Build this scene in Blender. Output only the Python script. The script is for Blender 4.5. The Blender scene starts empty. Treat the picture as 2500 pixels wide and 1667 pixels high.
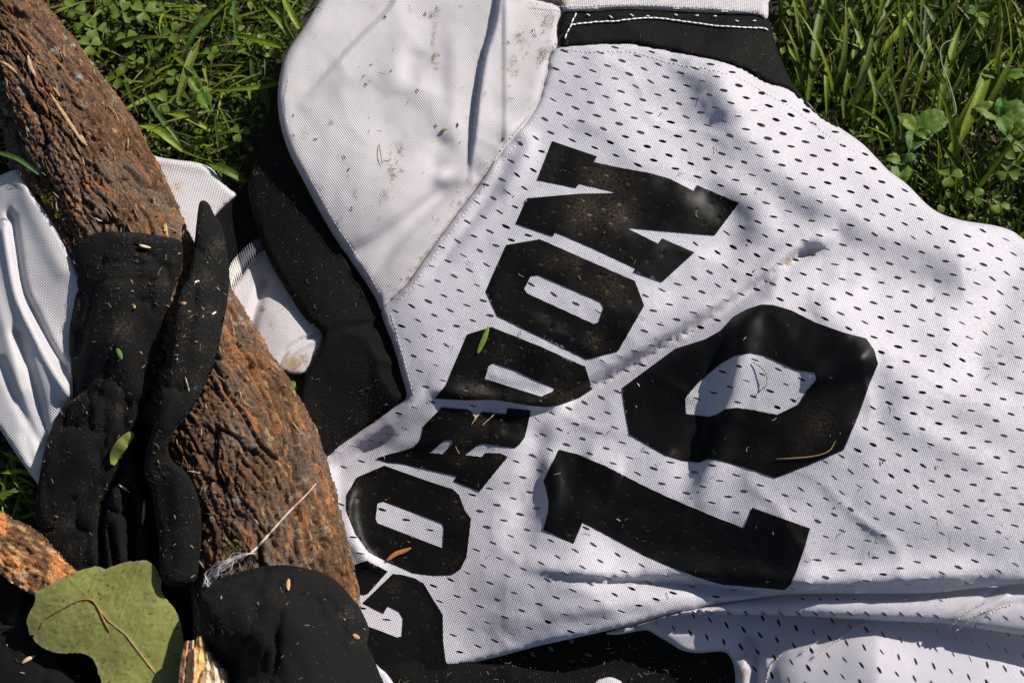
import bpy, math, random
import numpy as np
from mathutils import Vector
from mathutils.geometry import delaunay_2d_cdt

# ------------------------------------------------------------------ camera, light, exposure
K = 0.00024                 # metres per unit; the builders work in units of 0.24 mm
TILT = math.radians(18.0)
FOC = 50.0
DIST = 2500 * FOC / 36.0    # camera distance, units
ZF = 100.0                  # height of the focus point
scene = bpy.context.scene
CAM = np.array([0.0, -DIST * math.sin(TILT), ZF + DIST * math.cos(TILT)])
cam_data = bpy.data.cameras.new('camera')
cam = bpy.data.objects.new('camera', cam_data)
scene.collection.objects.link(cam)
cam.location = CAM * K
cam.rotation_euler = (TILT, 0, 0)
cam_data.lens = FOC
cam_data.sensor_width = 36
cam_data.clip_start = 0.01
cam_data.clip_end = 100
cam_data.dof.use_dof = True
cam_data.dof.focus_distance = DIST * K * 0.985
cam_data.dof.aperture_fstop = 11
scene.camera = cam

SUN_EL = math.radians(39)
SAZ = np.array([0.80, 0.60])          # horizontal direction towards the sun
world = bpy.data.worlds.new('World')
scene.world = world
world.use_nodes = True
wn = world.node_tree.nodes
sky = wn.new('ShaderNodeTexSky')
sky.sky_type = 'NISHITA'
sky.sun_disc = False
sky.sun_elevation = SUN_EL
sky.sun_rotation = math.atan2(SAZ[0], SAZ[1])
world.node_tree.links.new(sky.outputs[0], wn['Background'].inputs[0])
wn['Background'].inputs[1].default_value = 0.062
sl = bpy.data.lights.new('sun', 'SUN')
sl.energy = 5.0
sl.angle = math.radians(0.53)
sl.color = (1.0, 0.94, 0.855)
sun = bpy.data.objects.new('sun', sl)
scene.collection.objects.link(sun)
sv = Vector((SAZ[0] * math.cos(SUN_EL), SAZ[1] * math.cos(SUN_EL), math.sin(SUN_EL)))
sun.rotation_euler = sv.to_track_quat('Z', 'Y').to_euler()
sun.location = sv * 2
scene.view_settings.view_transform = 'Standard'
scene.view_settings.look = 'None'
scene.view_settings.exposure = 0.38
scene.view_settings.gamma = 1
scene.view_settings.use_curve_mapping = False
scene.cycles.max_bounces = 8
scene.cycles.transparent_max_bounces = 8

# ------------------------------------------------------------------ geometry of the view (places things in the world)
UPV = np.array([0, math.cos(TILT), math.sin(TILT)])
FWD = np.array([0, math.sin(TILT), -math.cos(TILT)])

def W(u, v, h):
    """world point (units) at height h seen at photo position u, v"""
    u = np.asarray(u, float); v = np.asarray(v, float); h = np.asarray(h, float)
    x = (u - 1250) / DIST; y = -(v - 833.5) / DIST
    dz = y * UPV[2] + FWD[2]
    t = (h - CAM[2]) / dz
    return np.stack([CAM[0] + x * t, CAM[1] + (y * UPV[1] + FWD[1]) * t, h + 0 * t], -1)

def proj(p):
    p = np.asarray(p, float) - CAM
    f = p @ FWD
    return 1250 + DIST * p[..., 0] / f, 833.5 - DIST * (p @ UPV) / f

def vnoise(x, y, seed):
    xi = np.floor(x).astype(np.int64); yi = np.floor(y).astype(np.int64)
    fx = x - xi; fy = y - yi
    fx = fx * fx * (3 - 2 * fx); fy = fy * fy * (3 - 2 * fy)
    def hsh(a, b):
        n = (a * 374761393 + b * 668265263 + seed * 144269) & 0xffffffff
        n = ((n ^ (n >> 13)) * 1274126177) & 0xffffffff
        return ((n ^ (n >> 16)) & 0xffff) / 65535.0
    a = hsh(xi, yi); b = hsh(xi + 1, yi); c = hsh(xi, yi + 1); d = hsh(xi + 1, yi + 1)
    return (a * (1 - fx) + b * fx) * (1 - fy) + (c * (1 - fx) + d * fx) * fy

def fbm(x, y, scale, octv=3, seed=1):
    """about -1..1"""
    s = 0; amp = 1; tot = 0
    x = np.asarray(x, float) / scale; y = np.asarray(y, float) / scale
    for o in range(octv):
        s = s + amp * (vnoise(x, y, seed + o * 17) * 2 - 1); tot += amp
        amp *= 0.5; x = x * 2.03 + 11.3; y = y * 2.03 + 5.1
    return s / tot

def worley(x, y, seed):
    xi = np.floor(x).astype(np.int64); yi = np.floor(y).astype(np.int64)
    f1 = np.full(x.shape, 9.0); f2 = np.full(x.shape, 9.0); cid = np.zeros(x.shape)
    for a in (-1, 0, 1):
        for b in (-1, 0, 1):
            cx = xi + a; cy = yi + b
            n = (cx * 374761393 + cy * 668265263 + seed * 974711) & 0xffffffff
            n = ((n ^ (n >> 13)) * 1274126177) & 0xffffffff
            n = n ^ (n >> 16)
            px = cx + (n & 1023) / 1023.0; py = cy + ((n >> 10) & 1023) / 1023.0
            d = np.hypot(x - px, y - py)
            new = d < f1
            f2 = np.where(new, f1, np.minimum(f2, d))
            cid = np.where(new, ((n >> 20) & 255) / 255.0, cid)
            f1 = np.where(new, d, f1)
    return f1, f2, cid

def seg_dist(u, v, poly, closed=False):
    """distance to a polyline, signed side of the nearest segment, and parameter along it"""
    P = np.asarray(poly, float)
    if closed: P = np.vstack([P, P[:1]])
    best = np.full(u.shape, 1e18); side = np.zeros(u.shape); tt = np.zeros(u.shape)
    L = 0.0
    for i in range(len(P) - 1):
        a = P[i]; d = P[i + 1] - a; l2 = d @ d
        if l2 < 1e-9: continue
        t = np.clip(((u - a[0]) * d[0] + (v - a[1]) * d[1]) / l2, 0, 1)
        dx = u - a[0] - t * d[0]; dy = v - a[1] - t * d[1]
        q = dx * dx + dy * dy
        m = q < best
        best = np.where(m, q, best)
        side = np.where(m, np.sign(d[0] * dy - d[1] * dx), side)
        tt = np.where(m, L + t * math.sqrt(l2), tt)
        L += math.sqrt(l2)
    return np.sqrt(best), side, tt / max(L, 1e-6)

def inpoly(u, v, poly):
    P = np.asarray(poly, float); r = np.zeros(u.shape, bool)
    x0, y0 = P[-1]
    for x1, y1 in P:
        if y0 != y1:
            c = ((y1 > v) != (y0 > v)) & (u < (x0 - x1) * (v - y1) / (y0 - y1) + x1)
            r ^= c
        x0, y0 = x1, y1
    return r

def tps(pts):
    """smooth surface through (u, v, h) control points"""
    P = np.array(pts, float); n = len(P); X = P[:, :2] / 500.0
    def ker(d2): return np.where(d2 > 1e-12, d2 * np.log(np.maximum(d2, 1e-12)), 0)
    A = np.zeros((n + 3, n + 3))
    A[:n, :n] = ker(((X[:, None] - X[None]) ** 2).sum(-1)) + 0.002 * np.eye(n)
    A[:n, n] = 1; A[:n, n + 1:] = X; A[n, :n] = 1; A[n + 1:, :n] = X.T
    s = np.linalg.solve(A, np.concatenate([P[:, 2], np.zeros(3)]))
    def f(u, v):
        u = np.asarray(u, float) / 500; v = np.asarray(v, float) / 500
        r = s[n] + s[n + 1] * u + s[n + 2] * v
        for i in range(n):
            r = r + s[i] * ker((u - X[i, 0]) ** 2 + (v - X[i, 1]) ** 2)
        return r
    return f

GS = 4.0; GU0 = -320.0; GV0 = -320.0
GU, GV = np.meshgrid(np.arange(GU0, 2840, GS), np.arange(GV0, 2000, GS))

class Field:
    def __init__(s, arr): s.a = arr
    def __call__(s, u, v):
        x = np.clip((np.asarray(u, float) - GU0) / GS, 0, s.a.shape[1] - 1.001)
        y = np.clip((np.asarray(v, float) - GV0) / GS, 0, s.a.shape[0] - 1.001)
        xi = x.astype(int); yi = y.astype(int); fx = x - xi; fy = y - yi; a = s.a
        return (a[yi, xi] * (1 - fx) + a[yi, xi + 1] * fx) * (1 - fy) + (a[yi + 1, xi] * (1 - fx) + a[yi + 1, xi + 1] * fx) * fy

def blur(a, r, n=3):
    k = max(1, int(r / GS / math.sqrt(n) * 1.7))
    for _ in range(n):
        for ax in (0, 1):
            c = np.cumsum(np.pad(a, [(k + 1, k) if ax == q else (0, 0) for q in (0, 1)], mode='edge'), axis=ax)
            a = (np.take(c, range(2 * k + 1, c.shape[ax]), ax) - np.take(c, range(0, c.shape[ax] - 2 * k - 1), ax)) / (2 * k + 1)
    return a

def smooth_poly(poly, step, closed=True, sharp=False):
    P = np.asarray(poly, float); n = len(P); out = []
    for i in range(n if closed else n - 1):
        p1 = P[i]; p2 = P[(i + 1) % n]
        p0 = P[i - 1] if (closed or i > 0) else 2 * p1 - p2
        p3 = P[(i + 2) % n] if (closed or i + 2 < n) else 2 * p2 - p1
        m = max(1, int(round(np.hypot(*(p2 - p1)) / step)))
        for k in range(m):
            t = k / m
            if sharp: out.append(p1 + (p2 - p1) * t)
            else:
                out.append(0.5 * ((2 * p1) + (p2 - p0) * t + (2 * p0 - 5 * p1 + 4 * p2 - p3) * t * t + (3 * p1 - p0 - 3 * p2 + p3) * t ** 3))
    if not closed: out.append(P[-1])
    return np.array(out)

# ------------------------------------------------------------------ objects
col = scene.collection

def tag(o, label=None, cat=None, group=None, kind=None):
    if label: o['label'] = label
    if cat: o['category'] = cat
    if group: o['group'] = group
    if kind: o['kind'] = kind
    return o

def thing(name, u, v, h, label, cat, group=None):
    o = bpy.data.objects.new(name, None)
    o.location = W(u, v, h) * K
    o.empty_display_size = 0.02
    col.objects.link(o)
    return tag(o, label, cat, group)

def mesh_obj(name, verts, faces, mat, parent=None, smooth=True, cols=None, uv=None, attrs=None):
    me = bpy.data.meshes.new(name)
    V = np.asarray(verts, float) * K
    loc = np.zeros(3)
    if parent is not None: loc = np.array(parent.location) if parent.parent is None else np.array(parent['_wloc'])
    elif len(V): loc = V.mean(0)
    me.from_pydata((V - loc).tolist(), [], faces if isinstance(faces, list) else faces.tolist())
    if smooth: me.polygons.foreach_set('use_smooth', [True] * len(me.polygons))
    if cols is not None:
        ca = me.color_attributes.new('Col', 'FLOAT_COLOR', 'POINT')
        c = np.ones((len(V), 4)); c[:, :3] = cols
        ca.data.foreach_set('color', c.ravel())
    if attrs:
        for k, a in attrs.items():
            at = me.attributes.new(k, 'FLOAT', 'POINT'); at.data.foreach_set('value', np.asarray(a, float))
    if uv is not None:
        ul = me.uv_layers.new(name='UVMap')
        li = np.zeros(len(me.loops), np.int32); me.loops.foreach_get('vertex_index', li)
        ul.data.foreach_set('uv', np.asarray(uv, float)[li].ravel())
    me.materials.append(mat)
    me.update()
    o = bpy.data.objects.new(name, me)
    col.objects.link(o)
    if parent is not None: o.parent = parent
    else: o.location = loc
    return o

def sub_parent(o):
    """lets a part carry sub-parts (parts sit at their thing's origin)"""
    o['_wloc'] = [float(c) for c in o.parent.location]
    return o

def stains_at(u, v, stains):
    s = np.zeros(u.shape)
    for (su, sv_, r, st) in stains:
        s = np.maximum(s, st * np.exp(-((u - su) ** 2 + (v - sv_) ** 2) / (r * r)))
    return s

def plane_uv(u, v, ang=0.0):
    p = W(u, v, 90 + 0 * np.asarray(u, float))[..., :2] * K * 10      # fabric coordinates, units of 0.1 m
    c, s = math.cos(ang), math.sin(ang)
    return np.stack([p[..., 0] * c - p[..., 1] * s, p[..., 0] * s + p[..., 1] * c], -1)

def panel(name, outline, hf, mat, parent, step=9, sharp=False, cut=(), holes=(), dimples=(), roll=None, skirt=0, stains=(), ang=0.0, cols=None, label=None, h_at=None, dimple_depth=3.0):
    P = smooth_poly(outline, step * 0.75, True, sharp)
    cutP = [smooth_poly(c, step * 0.75, True, sharp) for c in cut]
    u0, v0 = P.min(0); u1, v1 = P.max(0)
    gu, gv = np.meshgrid(np.arange(u0, u1, step), np.arange(v0, v1, step * 0.866))
    gu = gu + (np.arange(gu.shape[0]) % 2)[:, None] * step * 0.5
    gu = gu.ravel(); gv = gv.ravel()
    m = inpoly(gu, gv, P); gu = gu[m]; gv = gv[m]
    d, _, _ = seg_dist(gu, gv, P, True); m = d > step * 0.45
    for c in cutP:
        m &= ~inpoly(gu, gv, c)
        dc, _, _ = seg_dist(gu, gv, c, True); m &= dc > step * 0.45
    gu = gu[m]; gv = gv[m]
    rings = []
    for hs in (holes, dimples):
        for (hu, hv, au, av, bu, bv) in hs:
            m = (np.abs(gu - hu) < 16) & (np.abs(gv - hv) < 12)
            if m.any():
                l2a = au * au + av * av; l2b = bu * bu + bv * bv
                q = (((gu[m] - hu) * au + (gv[m] - hv) * av) / (l2a + 45)) ** 2 + (((gu[m] - hu) * bu + (gv[m] - hv) * bv) / (l2b + 18)) ** 2
                idx = np.where(m)[0][q < 1.25]
                gu = np.delete(gu, idx); gv = np.delete(gv, idx)
            t = np.arange(8) * math.pi / 4
            rings.append(np.stack([hu + au * np.cos(t) + bu * np.sin(t), hv + av * np.cos(t) + bv * np.sin(t)], -1))
    nh = len(holes)
    pts = [P]; edges = [(i, (i + 1) % len(P)) for i in range(len(P))]
    off = len(P)
    for c in cutP:
        pts.append(c); edges += [(off + i, off + (i + 1) % len(c)) for i in range(len(c))]; off += len(c)
    for r in rings:
        pts.append(r); edges += [(off + i, off + (i + 1) % 8) for i in range(8)]; off += 8
    cen = np.array([[d_[0], d_[1]] for d_ in dimples]).reshape(-1, 2)
    pts.append(cen)
    pts.append(np.stack([gu, gv], -1))
    allp = np.vstack([q for q in pts if len(q)])
    res = delaunay_2d_cdt([Vector(p) for p in allp], edges, [], 0, 1e-4)
    V2 = np.array([tuple(v) for v in res[0]]); T = np.array(res[2])
    c = V2[T].mean(1)
    ok = inpoly(c[:, 0], c[:, 1], P)
    for q in cutP: ok &= ~inpoly(c[:, 0], c[:, 1], q)
    if nh:
        H = np.array(holes)
        bins = {}
        for i, hh in enumerate(H): bins.setdefault((int(hh[0] // 40), int(hh[1] // 40)), []).append(i)
        for i, (cx, cy) in enumerate(c):
            if not ok[i]: continue
            bx = int(cx // 40); by = int(cy // 40)
            for a in (-1, 0, 1):
                for b in (-1, 0, 1):
                    for j in bins.get((bx + a, by + b), ()):
                        hh = H[j]; dx = cx - hh[0]; dy = cy - hh[1]
                        l2a = hh[2] ** 2 + hh[3] ** 2; l2b = hh[4] ** 2 + hh[5] ** 2
                        if ((dx * hh[2] + dy * hh[3]) / l2a) ** 2 + ((dx * hh[4] + dy * hh[5]) / l2b) ** 2 < 0.9: ok[i] = False
    T = T[ok]
    u = V2[:, 0]; v = V2[:, 1]
    h = hf(u, v)
    if roll:
        d, _, _ = seg_dist(u, v, P, True)
        q = np.clip(1 - d / roll[0], 0, 1)
        h = h - roll[1] * (1 - np.sqrt(np.maximum(0, 1 - q * q)))
    dim = np.zeros(len(u))
    if len(cen):
        for i in range(len(cen)):
            m = (np.abs(u - cen[i, 0]) < 0.2) & (np.abs(v - cen[i, 1]) < 0.2)
            h[m] -= dimple_depth; dim[m] = 1
    X = W(u, v, h)
    # triangles must face up
    a = X[T[:, 1]] - X[T[:, 0]]; b = X[T[:, 2]] - X[T[:, 0]]
    nz = a[:, 0] * b[:, 1] - a[:, 1] * b[:, 0]
    T = np.where((nz < 0)[:, None], T[:, ::-1], T)
    uv = plane_uv(u, v, ang)
    st = stains_at(u, v, stains)
    if skirt:
        nP = len(P)
        # the CDT keeps input order for the first vertices when nothing merges
        cx = P.mean(0)
        d2 = P - np.roll(P, 1, 0); d3 = np.roll(P, -1, 0) - P
        tn = d2 + d3; nn = np.stack([-tn[:, 1], tn[:, 0]], -1); nn /= np.maximum(1e-6, np.hypot(nn[:, 0], nn[:, 1]))[:, None]
        area = 0.5 * np.sum(P[:, 0] * np.roll(P[:, 1], -1) - np.roll(P[:, 0], -1) * P[:, 1])
        if area < 0: nn = -nn
        base = len(u); ring_prev = np.arange(nP)
        hb = h[:nP]
        rows = []
        for (kk, off_in) in ((0.35, 1.0), (1.0, 5.0)):
            Q = P + nn * off_in
            rows.append(W(Q[:, 0], Q[:, 1], hb - skirt * kk))
            uv = np.vstack([uv, plane_uv(Q[:, 0], Q[:, 1], ang)]); st = np.concatenate([st, st[:nP]]); dim = np.concatenate([dim, np.zeros(nP)])
        X = np.vstack([X] + rows)
        F = T.tolist()
        for r_ in range(2):
            s0 = base + r_ * nP
            prev = (lambda i: i) if r_ == 0 else (lambda i: base + i)
            for i in range(nP):
                j = (i + 1) % nP
                q = [prev(i), prev(j), s0 + j, s0 + i]
                F.append(q if area > 0 else q[::-1])
    else:
        F = T.tolist()
    o = mesh_obj(name, X, F, mat, parent, True, None, uv, {'stain': st, 'dimple': dim})
    if label: o['label'] = label
    return o

# ------------------------------------------------------------------ materials
def new_mat(name):
    m = bpy.data.materials.new(name); m.use_nodes = True
    nt = m.node_tree; b = nt.nodes['Principled BSDF']
    return m, nt, b

def N(nt, t, **kw):
    n = nt.nodes.new(t)
    for k, v in kw.items():
        if k.startswith('i_'):
            n.inputs[int(k[2:]) if k[2:].isdigit() else k[2:].replace('_', ' ')].default_value = v
        else: setattr(n, k, v)
    return n

def ramp(nt, src, stops):
    r = nt.nodes.new('ShaderNodeValToRGB'); e = r.color_ramp.elements
    e[0].position = stops[0][0]; e[0].color = (*stops[0][1], 1)
    e[1].position = stops[-1][0]; e[1].color = (*stops[-1][1], 1)
    for p, c in stops[1:-1]:
        x = e.new(p); x.color = (*c, 1)
    nt.links.new(src, r.inputs[0]); return r

def mixc(nt, fac, a, b, mode='MIX'):
    m = nt.nodes.new('ShaderNodeMix'); m.data_type = 'RGBA'; m.blend_type = mode
    L = nt.links.new
    if isinstance(fac, (int, float)): m.inputs[0].default_value = fac
    else: L(fac, m.inputs[0])
    for s, i in ((a, 6), (b, 7)):
        if isinstance(s, tuple): m.inputs[i].default_value = (*s, 1)
        else: L(s, m.inputs[i])
    return m.outputs[2]

def mathn(nt, op, a, b=None, clamp=False):
    m = nt.nodes.new('ShaderNodeMath'); m.operation = op; m.use_clamp = clamp
    for i, s in enumerate((a, b)):
        if s is None: continue
        if isinstance(s, (int, float)): m.inputs[i].default_value = s
        else: nt.links.new(s, m.inputs[i])
    return m.outputs[0]

def fabric(name, base, stain_col=(0.30, 0.19, 0.10), rough=0.5, spec=0.5, knit=1.0, dirt=1.0, trans=0.0, freq=26.0, bump=0.5, contrast=0.14, spark=0.0, sheen=0.0, mesh=False):
    m, nt, b = new_mat(name); L = nt.links.new
    uv = N(nt, 'ShaderNodeUVMap', uv_map='UVMap')
    mp = N(nt, 'ShaderNodeMapping'); L(uv.outputs[0], mp.inputs[0])
    # two crossing waves = knit loops
    w1 = N(nt, 'ShaderNodeTexWave', wave_type='BANDS', bands_direction='X'); w1.inputs['Scale'].default_value = freq; w1.inputs['Distortion'].default_value = 0.6; w1.inputs['Detail'].default_value = 2; w1.inputs['Detail Scale'].default_value = 1.5
    w2 = N(nt, 'ShaderNodeTexWave', wave_type='BANDS', bands_direction='Y'); w2.inputs['Scale'].default_value = freq * 1.25; w2.inputs['Distortion'].default_value = 0.6; w2.inputs['Detail'].default_value = 2; w2.inputs['Detail Scale'].default_value = 1.5
    L(mp.outputs[0], w1.inputs[0]); L(mp.outputs[0], w2.inputs[0])
    wv = mathn(nt, 'MULTIPLY', w1.outputs['Fac'], w2.outputs['Fac'])
    fine = N(nt, 'ShaderNodeTexNoise'); fine.inputs['Scale'].default_value = 170; fine.inputs['Detail'].default_value = 3
    L(mp.outputs[0], fine.inputs[0])
    big = N(nt, 'ShaderNodeTexNoise'); big.inputs['Scale'].default_value = 3.2; big.inputs['Detail'].default_value = 5; big.inputs['Roughness'].default_value = 0.65
    L(mp.outputs[0], big.inputs[0])
    c = base
    lo = tuple(x * (1 - contrast * 2) for x in base)
    cc = mixc(nt, mathn(nt, 'MULTIPLY', wv, 1.4, True), lo, base)
    cc = mixc(nt, mathn(nt, 'MULTIPLY', ramp(nt, fine.outputs[0], [(0.35, (1, 1, 1)), (0.62, (0, 0, 0))]).outputs[0], contrast * 2.2), cc, tuple(x * 0.55 for x in base))  # pore shading between the loops, put into the colour as noise
    # general soiling
    soil = ramp(nt, big.outputs[0], [(0.5, (0, 0, 0)), (0.78, (1, 1, 1))])
    cc = mixc(nt, mathn(nt, 'MULTIPLY', soil.outputs[0], 0.28 * dirt), cc, tuple(x * y for x, y in zip(base, (0.80, 0.72, 0.62))))
    # specks
    sp = N(nt, 'ShaderNodeTexVoronoi'); sp.inputs['Scale'].default_value = 34; L(mp.outputs[0], sp.inputs[0])
    spn = N(nt, 'ShaderNodeTexNoise'); spn.inputs['Scale'].default_value = 7; spn.inputs['Detail'].default_value = 4; L(mp.outputs[0], spn.inputs[0])
    thr = ramp(nt, spn.outputs[0], [(0.42, (0, 0, 0)), (0.72, (0.17, 0.17, 0.17))])
    msk = mathn(nt, 'LESS_THAN', sp.outputs['Distance'], thr.outputs[0])
    cc = mixc(nt, mathn(nt, 'MULTIPLY', msk, 0.6 * dirt), cc, stain_col)
    # placed stains, broken up by noise
    at = N(nt, 'ShaderNodeAttribute', attribute_name='stain')
    sn = N(nt, 'ShaderNodeTexNoise'); sn.inputs['Scale'].default_value = 55; sn.inputs['Detail'].default_value = 6; sn.inputs['Roughness'].default_value = 0.75; L(mp.outputs[0], sn.inputs[0])
    sm = mathn(nt, 'ADD', mathn(nt, 'MULTIPLY', at.outputs['Fac'], 1.1), mathn(nt, 'MULTIPLY', mathn(nt, 'SUBTRACT', sn.outputs[0], 0.62), 2.6))
    sm = mathn(nt, 'MULTIPLY', mathn(nt, 'MULTIPLY', sm, 1.3, True), mathn(nt, 'MULTIPLY', at.outputs['Fac'], 1.6, True), True)
    cc = mixc(nt, sm, cc, stain_col)
    L(cc, b.inputs['Base Color'])
    b.inputs['Roughness'].default_value = rough
    b.inputs['Specular IOR Level'].default_value = spec
    if sheen: b.inputs['Sheen Weight'].default_value = sheen
    bp = N(nt, 'ShaderNodeBump'); bp.inputs['Strength'].default_value = bump; bp.inputs['Distance'].default_value = 0.0004
    hh = mathn(nt, 'ADD', mathn(nt, 'MULTIPLY', wv, 1.0), mathn(nt, 'MULTIPLY', fine.outputs[0], 0.9))
    L(hh, bp.inputs['Height'])
    # soft creasing
    cr = N(nt, 'ShaderNodeTexNoise'); cr.inputs['Scale'].default_value = 9; cr.inputs['Detail'].default_value = 4; cr.inputs['Distortion'].default_value = 0.6; L(mp.outputs[0], cr.inputs[0])
    bp2 = N(nt, 'ShaderNodeBump'); bp2.inputs['Strength'].default_value = 0.35; bp2.inputs['Distance'].default_value = 0.0016
    L(cr.outputs[0], bp2.inputs['Height']); L(bp2.outputs[0], bp.inputs['Normal'])
    L(bp.outputs[0], b.inputs['Normal'])
    if spark:
        fr = ramp(nt, fine.outputs[0], [(0.45, (rough, rough, rough)), (0.75, (rough - spark, rough - spark, rough - spark))])
        L(fr.outputs[0], b.inputs['Roughness'])
    if trans:
        out = nt.nodes['Material Output']
        tr = N(nt, 'ShaderNodeBsdfTranslucent'); L(cc, tr.inputs[0])
        mx = N(nt, 'ShaderNodeMixShader'); mx.inputs[0].default_value = trans
        L(b.outputs[0], mx.inputs[1]); L(tr.outputs[0], mx.inputs[2]); L(mx.outputs[0], out.inputs[0])
    return m

M_MESH = fabric('white mesh knit', (0.77, 0.74, 0.825), rough=0.40, spec=0.65, freq=29, bump=0.75, contrast=0.17, dirt=0.7, trans=0.15, spark=0.2)
M_SHOULDER = fabric('white tricot knit', (0.76, 0.715, 0.745), rough=0.5, spec=0.5, freq=26, bump=0.8, contrast=0.14, dirt=0.9, trans=0.15, spark=0.18)
M_PANTS = fabric('white twill knit', (0.68, 0.65, 0.68), rough=0.42, spec=0.5, freq=21, bump=0.8, contrast=0.15, dirt=0.25, trans=0.08, spark=0.1, stain_col=(0.42, 0.22, 0.06))
M_BLACK = fabric('black tricot knit', (0.0026, 0.0026, 0.0026), stain_col=(0.16, 0.12, 0.07), rough=0.7, spec=0.14, freq=26, bump=0.8, contrast=0.2, dirt=0.3, spark=0.2)
M_SOCK = fabric('black sock knit', (0.0050, 0.0050, 0.0054), stain_col=(0.06, 0.05, 0.034), rough=0.85, spec=0.16, freq=27, bump=0.9, contrast=0.2, dirt=0.9, sheen=0.02)

def vinyl():
    m, nt, b = new_mat('black printed vinyl'); L = nt.links.new
    uv = N(nt, 'ShaderNodeUVMap', uv_map='UVMap')
    n1 = N(nt, 'ShaderNodeTexNoise'); n1.inputs['Scale'].default_value = 170; n1.inputs['Detail'].default_value = 3; L(uv.outputs[0], n1.inputs[0])
    n2 = N(nt, 'ShaderNodeTexNoise'); n2.inputs['Scale'].default_value = 60; n2.inputs['Detail'].default_value = 8; n2.inputs['Roughness'].default_value = 0.8; L(uv.outputs[0], n2.inputs[0])
    n3 = N(nt, 'ShaderNodeTexNoise'); n3.inputs['Scale'].default_value = 5; n3.inputs['Detail'].default_value = 4; L(uv.outputs[0], n3.inputs[0])
    at = N(nt, 'ShaderNodeAttribute', attribute_name='stain'); dm = N(nt, 'ShaderNodeAttribute', attribute_name='dimple')
    base = mixc(nt, n3.outputs[0], (0.0022, 0.0022, 0.0022), (0.0045, 0.0045, 0.0044))
    film = mathn(nt, 'MULTIPLY', ramp(nt, n3.outputs[0], [(0.45, (0, 0, 0)), (0.7, (1, 1, 1))]).outputs[0], ramp(nt, n2.outputs[0], [(0.45, (0, 0, 0)), (0.75, (1, 1, 1))]).outputs[0])
    base = mixc(nt, mathn(nt, 'MULTIPLY', film, 0.012), base, (0.2, 0.17, 0.12))
    sm = mathn(nt, 'MULTIPLY', at.outputs['Fac'], ramp(nt, n2.outputs[0], [(0.44, (0, 0, 0)), (0.64, (1, 1, 1))]).outputs[0], True)
    base = mixc(nt, mathn(nt, 'MULTIPLY', sm, 0.42), base, (0.20, 0.15, 0.095))
    dd = mathn(nt, 'MULTIPLY', dm.outputs['Fac'], mathn(nt, 'ADD', 0.06, at.outputs['Fac'], True))
    base = mixc(nt, dd, base, (0.26, 0.18, 0.10))
    L(base, b.inputs['Base Color'])
    b.inputs['Roughness'].default_value = 0.36
    rr = mathn(nt, 'ADD', 0.34, mathn(nt, 'MULTIPLY', n3.outputs[0], 0.12)); L(rr, b.inputs['Roughness'])
    b.inputs['Specular IOR Level'].default_value = 0.12
    bp = N(nt, 'ShaderNodeBump'); bp.inputs['Strength'].default_value = 0.35; bp.inputs['Distance'].default_value = 0.00025
    L(n1.outputs[0], bp.inputs['Height']); L(bp.outputs[0], b.inputs['Normal'])
    return m
M_VINYL = vinyl()

def attr_mat(name, rough=0.6, spec=0.3, trans=0.0, bump=0.0, bscale=300, var=0.25, bdist=0.0003, tint=(1, 1, 1)):
    """colour from the per-vertex kind colour, with procedural grain"""
    m, nt, b = new_mat(name); L = nt.links.new
    at = N(nt, 'ShaderNodeAttribute', attribute_name='Col')
    tc = N(nt, 'ShaderNodeNewGeometry')
    n1 = N(nt, 'ShaderNodeTexNoise'); n1.inputs['Scale'].default_value = bscale; n1.inputs['Detail'].default_value = 4; L(tc.outputs['Position'], n1.inputs[0])
    r = ramp(nt, n1.outputs[0], [(0.3, (1 - var,) * 3), (0.7, (1 + var,) * 3)])
    cc = mixc(nt, 1.0, at.outputs['Color'], r.outputs[0], 'MULTIPLY')
    L(cc, b.inputs['Base Color'])
    b.inputs['Roughness'].default_value = rough; b.inputs['Specular IOR Level'].default_value = spec
    if bump:
        bp = N(nt, 'ShaderNodeBump'); bp.inputs['Strength'].default_value = bump; bp.inputs['Distance'].default_value = bdist
        L(n1.outputs[0], bp.inputs['Height']); L(bp.outputs[0], b.inputs['Normal'])
    if trans:
        out = nt.nodes['Material Output']
        tr = N(nt, 'ShaderNodeBsdfTranslucent')
        tcx = mixc(nt, 1.0, cc, (1.3, 1.5, 0.5), 'MULTIPLY'); L(tcx, tr.inputs[0])
        mx = N(nt, 'ShaderNodeMixShader'); mx.inputs[0].default_value = trans
        L(b.outputs[0], mx.inputs[1]); L(tr.outputs[0], mx.inputs[2]); L(mx.outputs[0], out.inputs[0])
    return m

M_GRASS = attr_mat('grass leaf', 0.45, 0.22, 0.28, 0.4, 700, 0.25)
M_BIT = attr_mat('dry plant bits', 0.8, 0.2, 0.0, 0, 900, 0.2)
M_BARK = attr_mat('fissured bark', 0.85, 0.2, 0.0, 0.9, 1100, 0.5, 0.0009)
M_WOOD = attr_mat('splintered wood', 0.6, 0.3, 0.0, 0.8, 600, 0.3, 0.0006)
M_THREAD = attr_mat('thread', 0.6, 0.3, 0, 0, 900, 0.15)
M_LEAF = attr_mat('fallen leaf', 0.6, 0.18, 0.06, 0.5, 420, 0.16, 0.0004)
M_CLOVER = attr_mat('clover leaf', 0.5, 0.2, 0.25, 0.3, 800, 0.2)
M_WEB, nt, b = new_mat('clear fibre film')
b.inputs['Base Color'].default_value = (0.75, 0.72, 0.7, 1); b.inputs['Roughness'].default_value = 0.25; b.inputs['Alpha'].default_value = 0.45

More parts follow.
